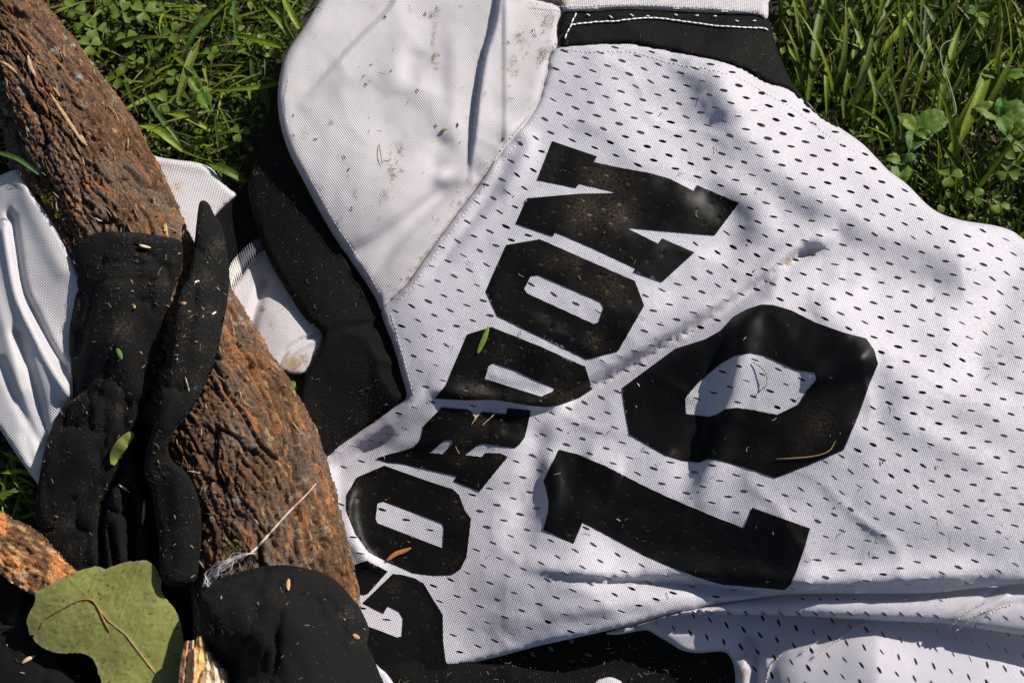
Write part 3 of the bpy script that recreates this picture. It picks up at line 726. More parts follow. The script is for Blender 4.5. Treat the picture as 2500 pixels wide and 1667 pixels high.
re_ = [(1822 + 42.2 * i, 1496 + 0.06 * max(0, i) ** 1.8 + (0 if i < 11 else 4), 7.5, 6.2, -1.8, 2.4) for i in range(-3, 18) if not (11 < i < 14)]
re_ += [(1960 + 42.2 * i, 1461 + 0.6 * i, 5.5, 3, -1.0, 2.0) for i in range(0, 9)]
panel('side_seam_roll', roll_out, roll_h, M_MESH, jersey, 7, holes=re_, roll=(10, 14), skirt=14, ang=0.9, stains=[(1600, 1508, 20, .8), (1750, 1480, 40, .5), (1900, 1500, 30, .5), (2100, 1510, 40, .4), (2300, 1525, 30, .5), (2200, 1450, 60, .4), (2350, 1480, 40, .4)])
blk = [(900, 1560), (1100, 1580), (1400, 1500), (1600, 1480), (1850, 1540), (1850, 1800), (900, 1800)]
panel('black_stripe', blk, lambda u, v: 24 + 6 * fbm(u, v, 120, 2, 70) + 8 * np.exp(-(seg_dist(u, v, [(1250, 1650), (1500, 1600), (1700, 1640)])[0] / 30) ** 2), M_BLACK, jersey, 12, ang=0.3)
panel('inner_layer', [(880, 1600), (930, 1632), (945, 1645), (962, 1670), (985, 1720), (880, 1760)], lambda u, v: 52 + 0 * u, M_MESH, jersey, 8, roll=(8, 6), ang=0.3)
panel('inner_layer', [(1430, 1720), (1453, 1667), (1470, 1656), (1490, 1652), (1508, 1658), (1520, 1668), (1545, 1720)], lambda u, v: 54 + 0 * u, M_MESH, jersey, 8, roll=(8, 6), ang=0.3)

# the second layer of cloth directly under the back: shows grey through some eyelets
und = [(1290, 180), (1560, 120), (1640, 240), (1560, 330), (1340, 330), (1200, 560), (1320, 600), (1700, 640), (1760, 760), (1500, 930), (1900, 1150), (2150, 1130), (2150, 1400), (1500, 1440), (1250, 1560), (1100, 1500), (1180, 1100), (1000, 920), (1020, 740), (1180, 470)]
panel('under_layer', und, lambda u, v: Hjer(u, v) - 9, M_SHOULDER, jersey, 16, ang=0.2)

# printed letters and digits
LET = [('letter', 'N', [(1480, 440, 60, .6), (1430, 520, 46, 1.0), (1500, 520, 34, 1.0), (1520, 430, 40, .4)], 'letter N'), ('letter', 'O', [(1400, 620, 40, .45), (1490, 700, 50, .55), (1450, 830, 22, .8), (1340, 640, 30, .3)], 'letter O between N and D'), ('letter', 'D', [(1150, 960, 40, .5), (1230, 870, 40, .3), (1380, 970, 50, .3)], 'letter D'), ('letter', 'R', [(1180, 1020, 30, .35), (1120, 1100, 30, .5), (1220, 1110, 20, .4)], 'letter R'),
       ('letter', 'O2', [(860, 1200, 40, .3), (1130, 1240, 40, .3), (1100, 1380, 40, .25)], 'letter O between R and G'), ('letter', 'G', [(960, 1430, 20, .3)], 'letter G'), ('letter', 'G2', [], None), ('digit', '0', [(1645, 1105, 12, 1.0), (2000, 1035, 40, .5), (1955, 1085, 34, .4), (1870, 1100, 34, .25)], 'digit 0'), ('digit', '1', [(1600, 1370, 20, .3), (1400, 1310, 12, .3)], 'digit 1')]
gobj = {}
for nm, g, st, lb in LET:
    o_, cs = GLYPH[g]
    curved = g in ('0', 'R', 'G')
    o = panel(nm if g != 'G2' else 'letter', o_, lambda u, v: Hjer(u, v) + 2.0, M_VINYL, jersey, 7, sharp=True, cut=cs, dimples=[tuple(eyes[i]) for i in inside_of[g]] if g != '0' else [], stains=st, ang=0.35, dimple_depth=0.9)
    if lb: o['label'] = 'black printed ' + lb
    gobj[g] = o
# the two pieces of the G become one letter
def join(a, b_):
    ma, mb = a.data, b_.data
    va = [v.co[:] for v in ma.vertices] + [v.co[:] for v in mb.vertices]; n0 = len(ma.vertices)
    fa = [tuple(p.vertices) for p in ma.polygons] + [tuple(i + n0 for i in p.vertices) for p in mb.polygons]
    uva = [None] * len(va)
    for me_, of in ((ma, 0), (mb, n0)):
        for lp, uvl in zip(me_.loops, me_.uv_layers[0].data): uva[of + lp.vertex_index] = uvl.uv[:]
    st_ = [d.value for me_ in (ma, mb) for d in me_.attributes['stain'].data]; dm_ = [d.value for me_ in (ma, mb) for d in me_.attributes['dimple'].data]
    loc = np.array(a.parent.location)
    nv = (np.array(va) + loc) / K
    lab = a['label']; par = a.parent
    bpy.data.objects.remove(a); bpy.data.objects.remove(b_)
    uva = [q if q else (0, 0) for q in uva]
    o = mesh_obj('letter', nv, fa, M_VINYL, par, True, None, uva, {'stain': st_, 'dimple': dm_}); o['label'] = lab
    return o
join(gobj['G'], gobj['G2'])

# ------------------------------------------------------------------ threads
def tube(path3, rad, sides=6, taper=None):
    P = np.asarray(path3, float); n = len(P)
    T = np.gradient(P, axis=0); T /= np.maximum(1e-9, np.linalg.norm(T, axis=1))[:, None]
    up = np.array([0, 0, 1.0]); A = np.cross(T, up); l = np.linalg.norm(A, axis=1); A[l < 1e-3] = (1, 0, 0)
    A /= np.maximum(1e-9, np.linalg.norm(A, axis=1))[:, None]; B = np.cross(A, T)
    r = np.full(n, rad) if taper is None else rad * np.asarray(taper)
    t = np.arange(sides) * 2 * math.pi / sides
    V = P[:, None] + r[:, None, None] * (A[:, None] * np.cos(t)[None, :, None] + B[:, None] * np.sin(t)[None, :, None])
    V = V.reshape(-1, 3)
    F = [(i * sides + k, i * sides + (k + 1) % sides, (i + 1) * sides + (k + 1) % sides, (i + 1) * sides + k) for i in range(n - 1) for k in range(sides)]
    F.append(tuple(range(sides))[::-1]); F.append(tuple(range((n - 1) * sides, n * sides)))
    return V, F

class Bag:
    def __init__(s): s.v = []; s.f = []; s.c = []; s.n = 0
    def add(s, V, F, c):
        s.v.append(np.asarray(V)); s.f += [tuple(int(i) + s.n for i in f) for f in F]
        s.c.append(np.tile(np.array(c, float), (len(V), 1)) if np.ndim(c) == 1 else np.asarray(c)); s.n += len(V)
    def build(s, name, mat, parent=None, smooth=True):
        return mesh_obj(name, np.vstack(s.v), s.f, mat, parent, smooth, np.vstack(s.c))

def stitches(bag, poly, hf, length=11, gap=3, rad=1.5, lift=2.0, c=(0.75, 0.74, 0.74), jit=0.6, seed=0):
    P = smooth_poly(poly, 2.0, False); d = np.r_[0, np.cumsum(np.hypot(*np.diff(P, axis=0).T))]
    rng = random.Random(seed); s = 0
    while s < d[-1] - length:
        q = np.linspace(s, s + length, 4)
        u = np.interp(q, d, P[:, 0]) + rng.uniform(-jit, jit); v = np.interp(q, d, P[:, 1]) + rng.uniform(-jit, jit)
        h = hf(u, v) + lift + np.array([-1.5, 0.4, 0.4, -1.5])
        V, F = tube(W(u, v, h), rad, 5); bag.add(V, F, c); s += length + gap

b_ = Bag()
hb = lambda u, v: Hjer(u, v) + 5
stitches(b_, [(1393, 61), (1450, 55), (1504, 52), (1557, 46), (1604, 45), (1646, 50), (1700, 57), (1754, 64), (1825, 68), (1864, 70), (1885, 82)], hb, 12, 1.5, 1.9, 3, seed=1)
stitches(b_, [(1406, 33), (1393, 64), (1382, 86), (1378, 106)], hb, 12, 2, 1.9, 3, seed=2)
rng = random.Random(5)
for i in range(9):
    uu = 1430 + i * 52 + rng.uniform(-9, 9); vv = 35 + (i % 2) * 4 + max(0, uu - 1700) * 0.12
    V, F = tube(W([uu, uu + 8], [vv, vv + rng.uniform(-2, 6)], hb(np.array([uu, uu + 8]), np.array([vv, vv + 3])) + 3), 1.5, 5); b_.add(V, F, (0.7, 0.7, 0.7))
b_.build('topstitching', M_THREAD, jersey)['kind'] = 'stuff'
b_ = Bag()
hs = lambda u, v: Hjer(u, v) + 1
off = np.array([-8, -5])
stitches(b_, [(705, 195), (697, 240), (702, 300), (722, 362), (757, 432), (800, 512), (848, 590), (897, 662), (925, 715)], hs, 7, 4, 0.75, 2, (0.66, 0.62, 0.6), 1.2, 3)
stitches(b_, [(1312, 285), (1232, 388), (1172, 472), (1140, 515), (1090, 583), (1040, 653), (1005, 703), (965, 742)], lambda u, v: Hjer(u, v) - 1, 6, 4, 0.75, 2, (0.68, 0.64, 0.62), 1.4, 4)
stitches(b_, [(1300, 272), (1218, 372), (1156, 463), (1124, 505), (1074, 573), (1024, 643)], hs, 6, 4, 0.75, 3.4, (0.62, 0.57, 0.52), 1.4, 5)
stitches(b_, [(1384, 120), (1440, 127), (1545, 128), (1640, 155), (1720, 168), (1800, 188), (1860, 222), (1940, 268), (2020, 330), (2090, 372)], lambda u, v: Hjer(u, v) - 1, 7, 4, 0.75, 2, (0.72, 0.7, 0.7), 1.2, 6)
stitches(b_, [(1300, 12), (1390, 17), (1520, 12), (1640, 16), (1780, 24), (1872, 36)], lambda u, v: Hjer(u, v) + 7, 7, 3, 0.75, 2, (0.72, 0.7, 0.68), 0.8, 7)
stitches(b_, [(955, 765), (965, 800), (982, 860), (998, 920), (1010, 970)], lambda u, v: Hjer(u, v) - 1, 7, 4, 0.75, 2, (0.7, 0.68, 0.66), 1.2, 8)
for sd, pl in enumerate(([(2318, 1530), (2362, 1492), (2412, 1466)], [(2335, 1538), (2380, 1504), (2430, 1480)], [(2470, 1476), (2440, 1484), (2400, 1508)])):
    stitches(b_, pl, roll_h, 6, 3, 1.4, 2.5, (0.62, 0.55, 0.48), 0.8, 20 + sd)
for sd, pl in enumerate(([(2080, 1512), (2020, 1548), (1955, 1595)], [(2104, 1525), (2045, 1562), (1985, 1605)], [(1906, 1600), (1880, 1625), (1870, 1667)])):
    stitches(b_, pl, low_h, 6, 3, 1.4, 2.5, (0.62, 0.55, 0.48), 0.8, 30 + sd)
b_.build('seam_stitching', M_THREAD, jersey)['kind'] = 'stuff'
# overlocked edge beside the neck opening
b_ = Bag()
ovA = smooth_poly([(640, 577), (612, 592), (585, 618), (566, 640), (558, 660)], 3, False); ovB = smooth_poly([(652, 612), (628, 632), (604, 655), (585, 688), (566, 716)], 3, False)
m_ = 19
for i in range(m_):
    t0 = i / m_; t1 = min(1, (i + 0.55) / m_)
    a = np.array([np.interp(t0, np.linspace(0, 1, len(ovA)), ovA[:, k]) for k in (0, 1)]); c = np.array([np.interp(t1, np.linspace(0, 1, len(ovB)), ovB[:, k]) for k in (0, 1)])
    mid = (a + c) / 2
    col_ = (0.75, 0.72, 0.68) if i > 11 else (0.10, 0.11, 0.13)
    for p, q in ((a, c), (c, np.array([np.interp(min(1, (i + 1) / m_), np.linspace(0, 1, len(ovA)), ovA[:, k]) for k in (0, 1)]))):
        V, F = tube(W([p[0], (p[0] + q[0]) / 2, q[0]], [p[1], (p[1] + q[1]) / 2, q[1]], [112, 118, 112]), 1.3, 5); b_.add(V, F, col_)
b_.build('overlock_stitching', M_THREAD, jersey)['kind'] = 'stuff'

# ------------------------------------------------------------------ log
Ledge = np.array([(-190, -60), (-120, 80), (-6, 300), (30, 425), (72, 512), (132, 605), (170, 685), (240, 810), (310, 940), (380, 1070), (430, 1180), (466, 1300), (482, 1450), (500, 1560)], float)
Redge = np.array([(30, -120), (96, 0), (246, 189), (314, 282), (375, 386), (432, 500), (475, 590), (589, 750), (668, 893), (736, 993), (770, 1100), (810, 1216), (831, 1302), (853, 1400), (872, 1520), (880, 1590)], float)
def resamp(P, n):
    d = np.r_[0, np.cumsum(np.hypot(*np.diff(P, axis=0).T))]; q = np.linspace(0, d[-1], n)
    return np.stack([np.interp(q, d, P[:, 0]), np.interp(q, d, P[:, 1])], -1)
nl = 840
Ls = resamp(smooth_poly(Ledge, 20, False), 200); Rs = resamp(smooth_poly(Redge, 20, False), 200)
def sm1(a, k=9):
    kk = np.ones(k) / k
    return np.stack([np.convolve(np.pad(a[:, i], k // 2, mode='edge'), kk, 'valid') for i in range(a.shape[1])], -1)
Cs = sm1((Ls + Rs) / 2, 15); Cs = resamp(Cs, nl)
dC = np.gradient(Cs, axis=0); dC /= np.hypot(dC[:, 0], dC[:, 1])[:, None]
nC = np.stack([-dC[:, 1], dC[:, 0]], -1)
rad = np.array([0.5 * (seg_dist(np.array([c[0]]), np.array([c[1]]), Ledge)[0][0] + seg_dist(np.array([c[0]]), np.array([c[1]]), Redge)[0][0]) for c in Cs])
rad = sm1(rad[:, None], 31)[:, 0]
AX = 108.0
scl = 1 - (AX - ZF) / DIST
axis3 = W(Cs[:, 0], Cs[:, 1], np.full(nl, AX))
T3 = np.gradient(axis3, axis=0); T3[:, 2] = 0; T3 /= np.linalg.norm(T3, axis=1)[:, None]
S3 = np.cross(T3, (0, 0, 1.0))
na = 270
ph = np.linspace(-1.0, math.pi + 1.0, na)
sal = np.r_[0, np.cumsum(np.linalg.norm(np.diff(axis3, axis=0), axis=1))]
SS, PH = np.meshgrid(sal, ph, indexing='ij')
RR = (rad * scl)[:, None] * np.ones_like(PH)
wy = PH * 150.0
sx = SS + 26 * fbm(SS, wy, 110, 2, 40); sy = wy + 20 * fbm(SS, wy, 150, 3, 41) + 0.10 * SS
f1, f2, cid = worley(sx / 84, sy / 24, 3)
g1, g2, cid2 = worley(sx / 30 + 7, sy / 10, 9)
crack = np.clip((f2 - f1) / 0.22, 0, 1); crack2 = np.clip((g2 - g1) / 0.25, 0, 1)
rdg = 1 - np.abs(fbm(sx, sy * 5.5, 210, 4, 50)) * 2.2
furrow = np.clip((rdg - 0.80) / 0.2, 0, 1)
fa = np.abs(fbm(sx * 0.8 + 0 * sy, sy * 3.6, 230, 3, 50)); fb = np.abs(fbm(sx * 0.7 + 400, sy * 3.0, 105, 3, 51)); fc = np.abs(fbm(sx + 90, sy * 2.2, 42, 3, 52))
fis = np.exp(-(fa / 0.04) ** 2); fis2 = np.exp(-(fb / 0.045) ** 2); fis3 = np.exp(-(fc / 0.05) ** 2)
fl = fbm(sx, sy * 2.8, 80, 4, 53) * 3.2; flake = fl - np.floor(fl)
fib = fbm(sx * 0.30, sy * 2.2, 11, 3, 54); fib2 = fbm(sx * 0.22, sy * 1.2, 24, 3, 55)
disp = -20 * fis - 12 * fis2 - 4.0 * fis3 + 7.0 * flake + 1.5 * (crack ** 0.5 - 1) + 8 * fbm(sx, sy * 2.2, 130, 3, 44) + 1.6 * fbm(sx, sy * 2.4, 15, 3, 47) + 8 * fbm(SS, wy, 260, 2, 48) + 3.4 * fib + 4.0 * fib2
RD = RR + disp - 1
LX = axis3[:, None, :] + RD[..., None] * (np.cos(PH)[..., None] * (-S3)[:, None, :] + np.sin(PH)[..., None] * np.array([0, 0, 1.0]))
# colour of the bark, with shade painted into its fissures
base = np.array([0.078, 0.038, 0.018]); grey = np.array([0.105, 0.073, 0.055]); orange = np.array([0.30, 0.115, 0.035]); tan = np.array([0.36, 0.22, 0.11]); dark = np.array([0.03, 0.02, 0.014])
def mixv(a, b, t): return a * (1 - t[..., None]) + b * t[..., None]
n_a = fbm(sx, sy * 1.8, 120, 4, 60); n_b = fbm(sx * 0.6, sy * 2.4, 40, 4, 61); n_c = fbm(sx * 0.5, sy * 3.2, 17, 3, 62)
Cc = mixv(base + 0 * SS[..., None], grey, np.clip(0.45 + n_a * 1.3 + (cid2 - .5) * 0.8, 0, 1))
Cc = mixv(Cc, dark, np.clip(fis + fis2 * 0.8 + fis3 * 0.5, 0, 1) * 0.55)  # recess shade mixed into the vertex colour along the fissures
Cc = Cc * (1 + 0.45 * fib[..., None] + 0.3 * fib2[..., None])
Cc = mixv(Cc, np.array([0.20, 0.115, 0.06]), np.clip(flake - 0.55, 0, 1) * 1.3)
side = np.clip((1.1 - PH) / 0.9, 0, 1)
if S3[nl // 2, 0] > 0: side = np.clip((PH - (math.pi - 1.1)) / 0.9, 0, 1)
bott = np.clip((SS - 900) / 500, 0, 1)
om = np.clip(n_b * 2.8 + n_a * 0.8 + fib * 0.5 - 0.76 + side * 0.5 + bott * 0.24, 0, 1) * np.clip(0.7 + n_c * 1.8, 0, 1)
Cc = mixv(Cc, orange, np.clip(om, 0, 0.92))
Cc = mixv(Cc, tan, np.clip(fbm(sx, sy * 6, 24, 3, 66) * 3.2 - 1.15, 0, 0.8))
li = np.clip((fbm(SS, wy, 26, 3, 68) - 0.40) * 6, 0, 1) * np.clip(fbm(SS, wy, 240, 2, 69) * 3, 0, 1)
Cc = mixv(Cc, np.array([0.27, 0.30, 0.26]), li * 0.8)
idx = np.arange(nl * na).reshape(nl, na)
LF = np.stack([idx[:-1, :-1], idx[1:, :-1], idx[1:, 1:], idx[:-1, 1:]], -1).reshape(-1, 4)
Lv = LX.reshape(-1, 3)
f0 = LF[len(LF) // 2]
nn_ = np.cross(Lv[f0[1]] - Lv[f0[0]], Lv[f0[2]] - Lv[f0[0]])
if nn_[2] < 0: LF = LF[:, ::-1]
log = thing('log', 430, 750, 0, 'rough barked tree log lying across the white garments', 'log')
mesh_obj('bark', Lv, LF, M_BARK, log, True, np.clip(Cc.reshape(-1, 3) * 0.86, 0, 1))
# raster of the log's height in the view, for what lies on it
Hlog = np.full(GU.shape, 20.0)
pu, pv = proj(Lv)
iu = np.clip(((pu - GU0) / GS).round().astype(int), 0, GU.shape[1] - 1); iv = np.clip(((pv - GV0) / GS).round().astype(int), 0, GU.shape[0] - 1)
np.maximum.at(Hlog, (iv, iu), Lv[:, 2])
hp = np.pad(Hlog, 1, mode='edge')
Hlog = np.max([hp[a:a + GU.shape[0], b2:b2 + GU.shape[1]] for a in range(3) for b2 in range(3)], axis=0)
Hlogs = blur(Hlog, 14); LOGF = Field(Hlog); LOGS = Field(np.maximum(Hlogs, Hlog - 4))
# moss cushions
mo = Bag()
rs = np.random.RandomState(12)
for (cu, cv, rr, n_) in ((118, 482, 16, 150), (143, 522, 9, 60), (585, 1338, 8, 26), (565, 1330, 6, 16)):
    for i in range(n_):
        a = rs.uniform(0, 6.3); q = rr * math.sqrt(rs.rand()); uu = cu + q * math.cos(a); vv = cv + q * 1.15 * math.sin(a)
        h0 = float(LOGF(uu, vv)); p = W(uu, vv, h0)
        d = rs.normal(0, 1, 3); d[2] = abs(d[2]) + 0.8; d /= np.linalg.norm(d); e = np.cross(d, rs.normal(0, 1, 3)); e /= np.linalg.norm(e)
        L_ = rs.uniform(4, 9)
        mo.add([p - e * 1.2, p + e * 1.2, p + d * L_], [(0, 1, 2)], np.array([0.16, 0.15, 0.02]) * rs.uniform(0.6, 1.3))
mo.build('moss', M_BIT, log, False)['kind'] = 'stuff'
# long loose splinters standing proud of the bark
sp_ = Bag()
def strip(bag, pts, w, hf, lift, c, taper=True, n=14, thick=1.6, tip0=0.3):
    P = resamp(smooth_poly(pts, 3, False), n)
    d = np.gradient(P, axis=0); d /= np.hypot(d[:, 0], d[:, 1])[:, None]; q = np.stack([-d[:, 1], d[:, 0]], -1)
    t = np.linspace(0, 1, n); ww = w * (np.minimum(1, tip0 + np.sin(np.pi * np.clip(t * 1.02, 0, 1)) ** 0.6 * (1 - tip0)) if taper else np.ones(n)) / 2
    a = P + q * ww[:, None]; b2 = P - q * ww[:, None]
    h = hf(P[:, 0], P[:, 1]) + lift
    V = np.vstack([W(a[:, 0], a[:, 1], h), W(P[:, 0], P[:, 1], h + thick), W(b2[:, 0], b2[:, 1], h)])
    F = [(i, i + 1, n + i + 1, n + i) for i in range(n - 1)] + [(n + i, n + i + 1, 2 * n + i + 1, 2 * n + i) for i in range(n - 1)]
    bag.add(V, F, c)
for pts, w, c in (([(122, 228), (150, 270), (180, 315), (200, 345), (212, 355)], 8, (0.42, 0.28, 0.15)), ([(196, 330), (208, 352)], 10, (0.42, 0.28, 0.15)), ([(68, 135), (74, 160), (86, 185)], 9, (0.40, 0.29, 0.17)), ([(0, 150), (20, 160), (42, 180)], 6, (0.42, 0.28, 0.14)), ([(130, 212), (140, 226), (146, 236)], 6, (0.4, 0.24, 0.1)),
                  ([(262, 255), (280, 275), (292, 300)], 3, (0.35, 0.22, 0.12)), ([(232, 532), (242, 538), (250, 540)], 3, (0.5, 0.5, 0.3)), ([(404, 545), (405, 565), (410, 580)], 9, (0.45, 0.30, 0.12)), ([(458, 1149), (475, 1152), (490, 1155)], 4, (0.5, 0.36, 0.2))):
    strip(sp_, pts, w, LOGF, 2, c)
rs = np.random.RandomState(77)
for i in range(300):
    k = rs.randint(40, nl - 20); j = rs.randint(45, na - 45); p = LX[k, j]
    uu, vv = proj(p); L_ = rs.uniform(8, 26); d = dC[k] + rs.normal(0, 0.35, 2)
    pts = [(uu, vv), (uu + d[0] * L_ / 2 + rs.normal(0, 1.5), vv + d[1] * L_ / 2), (uu + d[0] * L_, vv + d[1] * L_)]
    strip(sp_, pts, rs.uniform(1.6, 4.2), LOGF, 1.5, np.array([(0.30, 0.18, 0.09), (0.26, 0.12, 0.05), (0.14, 0.09, 0.06), (0.30, 0.24, 0.16)][rs.randint(4)]) * rs.uniform(0.7, 1.1), n=6)
o = sp_.build('bark_splinters', M_WOOD, log); o['kind'] = 'stuff'
# broken end with pale wood
wood_c = [(0.40, 0.19, 0.10), (0.52, 0.34, 0.17), (0.56, 0.34, 0.12), (0.55, 0.41, 0.25), (0.42, 0.27, 0.15), (0.58, 0.46, 0.31)]
wb = [([(458, 1563), (452, 1610), (445, 1680), (438, 1740)], 16, 0, 240), ([(470, 1562), (468, 1610), (462, 1680), (458, 1740)], 16, 1, 247), ([(487, 1553), (488, 1600), (478, 1660), (472, 1740)], 22, 2, 254), ([(505, 1590), (505, 1640), (500, 1740)], 20, 3, 250), ([(520, 1612), (525, 1660), (522, 1740)], 18, 5, 252), ([(497, 1635), (487, 1680), (480, 1740)], 10, 4, 262), ([(540, 1630), (545, 1680), (545, 1740)], 16, 3, 246), ([(474, 1580), (474, 1640), (468, 1700)], 8, 1, 262)]
for pts, w, ci, hh in wb:
    hh += 48
    sb = Bag(); strip(sb, pts, w * 1.35, lambda u, v: hh + 0 * u + 3 * fbm(u, v, 20, 2, 5), 0, wood_c[ci], n=22, thick=7, tip0=0.35)
    V = np.vstack(sb.v); nq = 22
    V2 = V.copy(); V2[:, 2] -= 45
    for i in range(nq): V[nq + i, 2] += 2 * math.sin(i * 1.3)
    F = sb.f + [(i + 1, i, i + 3 * nq, i + 1 + 3 * nq) for i in range(nq - 1)] + [(i, i + 1, i + 1 + 3 * nq, i + 3 * nq) for i in range(2 * nq, 3 * nq - 1)] + [(0, nq, 4 * nq, 3 * nq), (nq, 2 * nq, 5 * nq, 4 * nq)]
    cc_ = np.tile(np.array(wood_c[ci]), (6 * nq, 1)) * (1 + 0.2 * rs.normal(0, 1, (6 * nq, 1)))
    mesh_obj('splintered_wood', np.vstack([V, V2]), F, M_WOOD, log, False, np.clip(cc_, 0, 1))

# ------------------------------------------------------------------ cloth with body: socks, second garment
def set_panel(name, outline, ctrlp, ridges, mat, parent, floor=None, lift=6, roll=(26, 30), skirt=40, step=8, ang=0.0, stains=(), nz=3.0, seed=1, label=None, shift=0, crease=0):
    f0 = tps([(a, b, c + shift) for a, b, c in ctrlp])
    def hf(u, v):
        h = f0(u, v)
        for r_ in ridges:
            d, s, t = seg_dist(u, v, smooth_poly(r_[0], 15, False))
            w = np.where(s < 0, r_[2], r_[3] if len(r_) > 3 else r_[2])
            h = h + r_[1] * np.exp(-(d / w) ** 2)
        h = h + nz * fbm(u, v, 70, 3, seed)
        if crease:
            for sc, sd_ in ((190, 5), (120, 9)):
                q = np.abs(fbm(u * 1.5 + 0.3 * v, v * 0.7, sc, 3, seed + sd_))
                h = h - crease * np.exp(-q / 0.035) - crease * 0.8 * np.exp(-(q / 0.14) ** 2)
        return h
    P = smooth_poly(outline, 12)
    def hff(u, v):
        h = hf(u, v)
        d, _, _ = seg_dist(u, v, P, True)
        q = np.clip(1 - d / roll[0], 0, 1)
        h = h - roll[1] * (1 - np.sqrt(np.maximum(0, 1 - q * q)))
        if floor is not None: h = np.maximum(h, floor(u, v) + lift)
        return h
    o = panel(name, outline, hff, mat, parent, step, skirt=skirt, stains=stains, ang=ang, label=label)
    return o, hff, P

# second white garment: shows left of the log and at its right edge
garment = thing('white_garment', 200, 700, 0, 'white knit garment crumpled under the left side of the log', 'garment')
gl = [(-60, 440), (-20, 436), (10, 424), (31, 416), (46, 419), (61, 440), (90, 486), (120, 528), (155, 588), (180, 640), (205, 690), (260, 780), (260, 900), (230, 1000), (200, 1100), (150, 1240), (93, 1182), (51, 1125), (0, 1048), (-60, 950)]
set_panel('fold', gl, [(0, 440, 150), (50, 440, 190), (110, 540, 205), (180, 660, 210), (60, 600, 180), (0, 600, 160), (20, 750, 156), (90, 780, 168), (140, 820, 158), (150, 950, 168), (100, 900, 165), (230, 900, 130), (60, 950, 140), (0, 1000, 110), (100, 1100, 120), (-60, 700, 120), (90, 1170, 112), (200, 1000, 110)],
  [([(31, 533), (56, 696), (87, 768), (128, 850), (160, 900)], -28, 9, 22), ([(10, 560), (40, 720), (90, 830), (140, 920), (165, 965)], 22, 26, 12), ([(46, 814), (77, 916), (107, 1038), (125, 1090)], -24, 12, 20), ([(60, 900), (90, 1000), (112, 1060)], 6, 8), ([(0, 880), (45, 980), (102, 1094)], -13, 10, 16), ([(60, 1060), (80, 1120)], -6, 14), ([(64, 480), (100, 560), (150, 660)], 8, 22), ([(0, 470), (30, 440), (60, 460)], 5, 8), ([(-20, 700), (20, 830), (50, 950)], 8, 16)],
  M_PANTS, garment, LOGS and None, 0, (14, 14), 30, 7, 0.75, [(62, 625, 16, .55), (75, 690, 12, .5), (85, 740, 14, .4), (58, 600, 12, .5), (165, 930, 14, .3), (95, 770, 16, .3)], 2.0, 4)
gr = [(300, 340), (371, 378), (427, 390), (470, 395), (497, 402), (517, 412), (534, 432), (549, 451), (563, 464), (579, 477), (552, 500), (524, 530), (500, 580), (470, 640), (400, 600), (340, 450)]
set_panel('corner_flap', gr, [(360, 400, 92), (430, 430, 100), (500, 430, 94), (560, 475, 84), (520, 510, 84), (470, 560, 92), (420, 500, 100)], [([(380, 392), (440, 398), (500, 412)], 5, 14)], M_PANTS, garment, None, 0, (10, 10), 14, 7, 0.2, [(432, 455, 16, .75), (445, 470, 12, .45), (450, 440, 30, .25)], 1.5, 6)
gb = Bag()
GLf = lambda u, v: np.full(np.shape(u), 0.0)

# socks
sockA = thing('black_sock', 270, 950, 150, 'long black knit sock with its cuff folded over the log', 'sock', None)
A_low = [(228, 930), (250, 900), (300, 870), (397, 860), (388, 900), (372, 930), (356, 981), (345, 1021), (331, 1060), (334, 1119), (342, 1154), (354, 1200), (366, 1275), (377, 1340), (380, 1375), (370, 1440), (300, 1450), (190, 1430), (120, 1360), (95, 1300), (86, 1247), (90, 1200), (95, 1170), (106, 1107), (120, 1060), (139, 1018), (162, 985), (195, 962)]
A_up = [(183, 600), (200, 588), (214, 577), (232, 569), (284, 565), (342, 569), (401, 578), (440, 588), (447, 620), (443, 657), (434, 685), (422, 715), (405, 774), (396, 821), (386, 880), (370, 960), (300, 1010), (200, 1000), (170, 985), (172, 930), (170, 860), (169, 821), (173, 774), (180, 712), (191, 671), (184, 640)]
oA, hAu, PAu = set_panel('cuff', A_up, [(200, 600, 250), (300, 570, 330), (430, 600, 300), (190, 700, 240), (300, 700, 340), (420, 690, 318), (180, 850, 224), (290, 850, 330), (390, 830, 300), (200, 960, 226), (300, 960, 300)],
  [([(200, 648), (300, 640), (430, 655)], -5, 5), ([(205, 692), (300, 680), (430, 690)], -4, 5), ([(205, 600), (300, 585), (430, 598)], 5, 12), ([(260, 620), (280, 760), (300, 900)], 7, 30), ([(330, 640), (350, 800), (345, 920)], -10, 20), ([(230, 880), (215, 950)], -8, 14)],
  M_SOCK, sockA, LOGS, 7, (20, 26), shift=-30, skirt=60, step=7, ang=0.0, stains= [(270, 700, 60, .5), (290, 800, 50, .6), (280, 620, 40, .35), (400, 690, 30, .5), (390, 740, 30, .4)], nz=3, seed=31, crease=8)
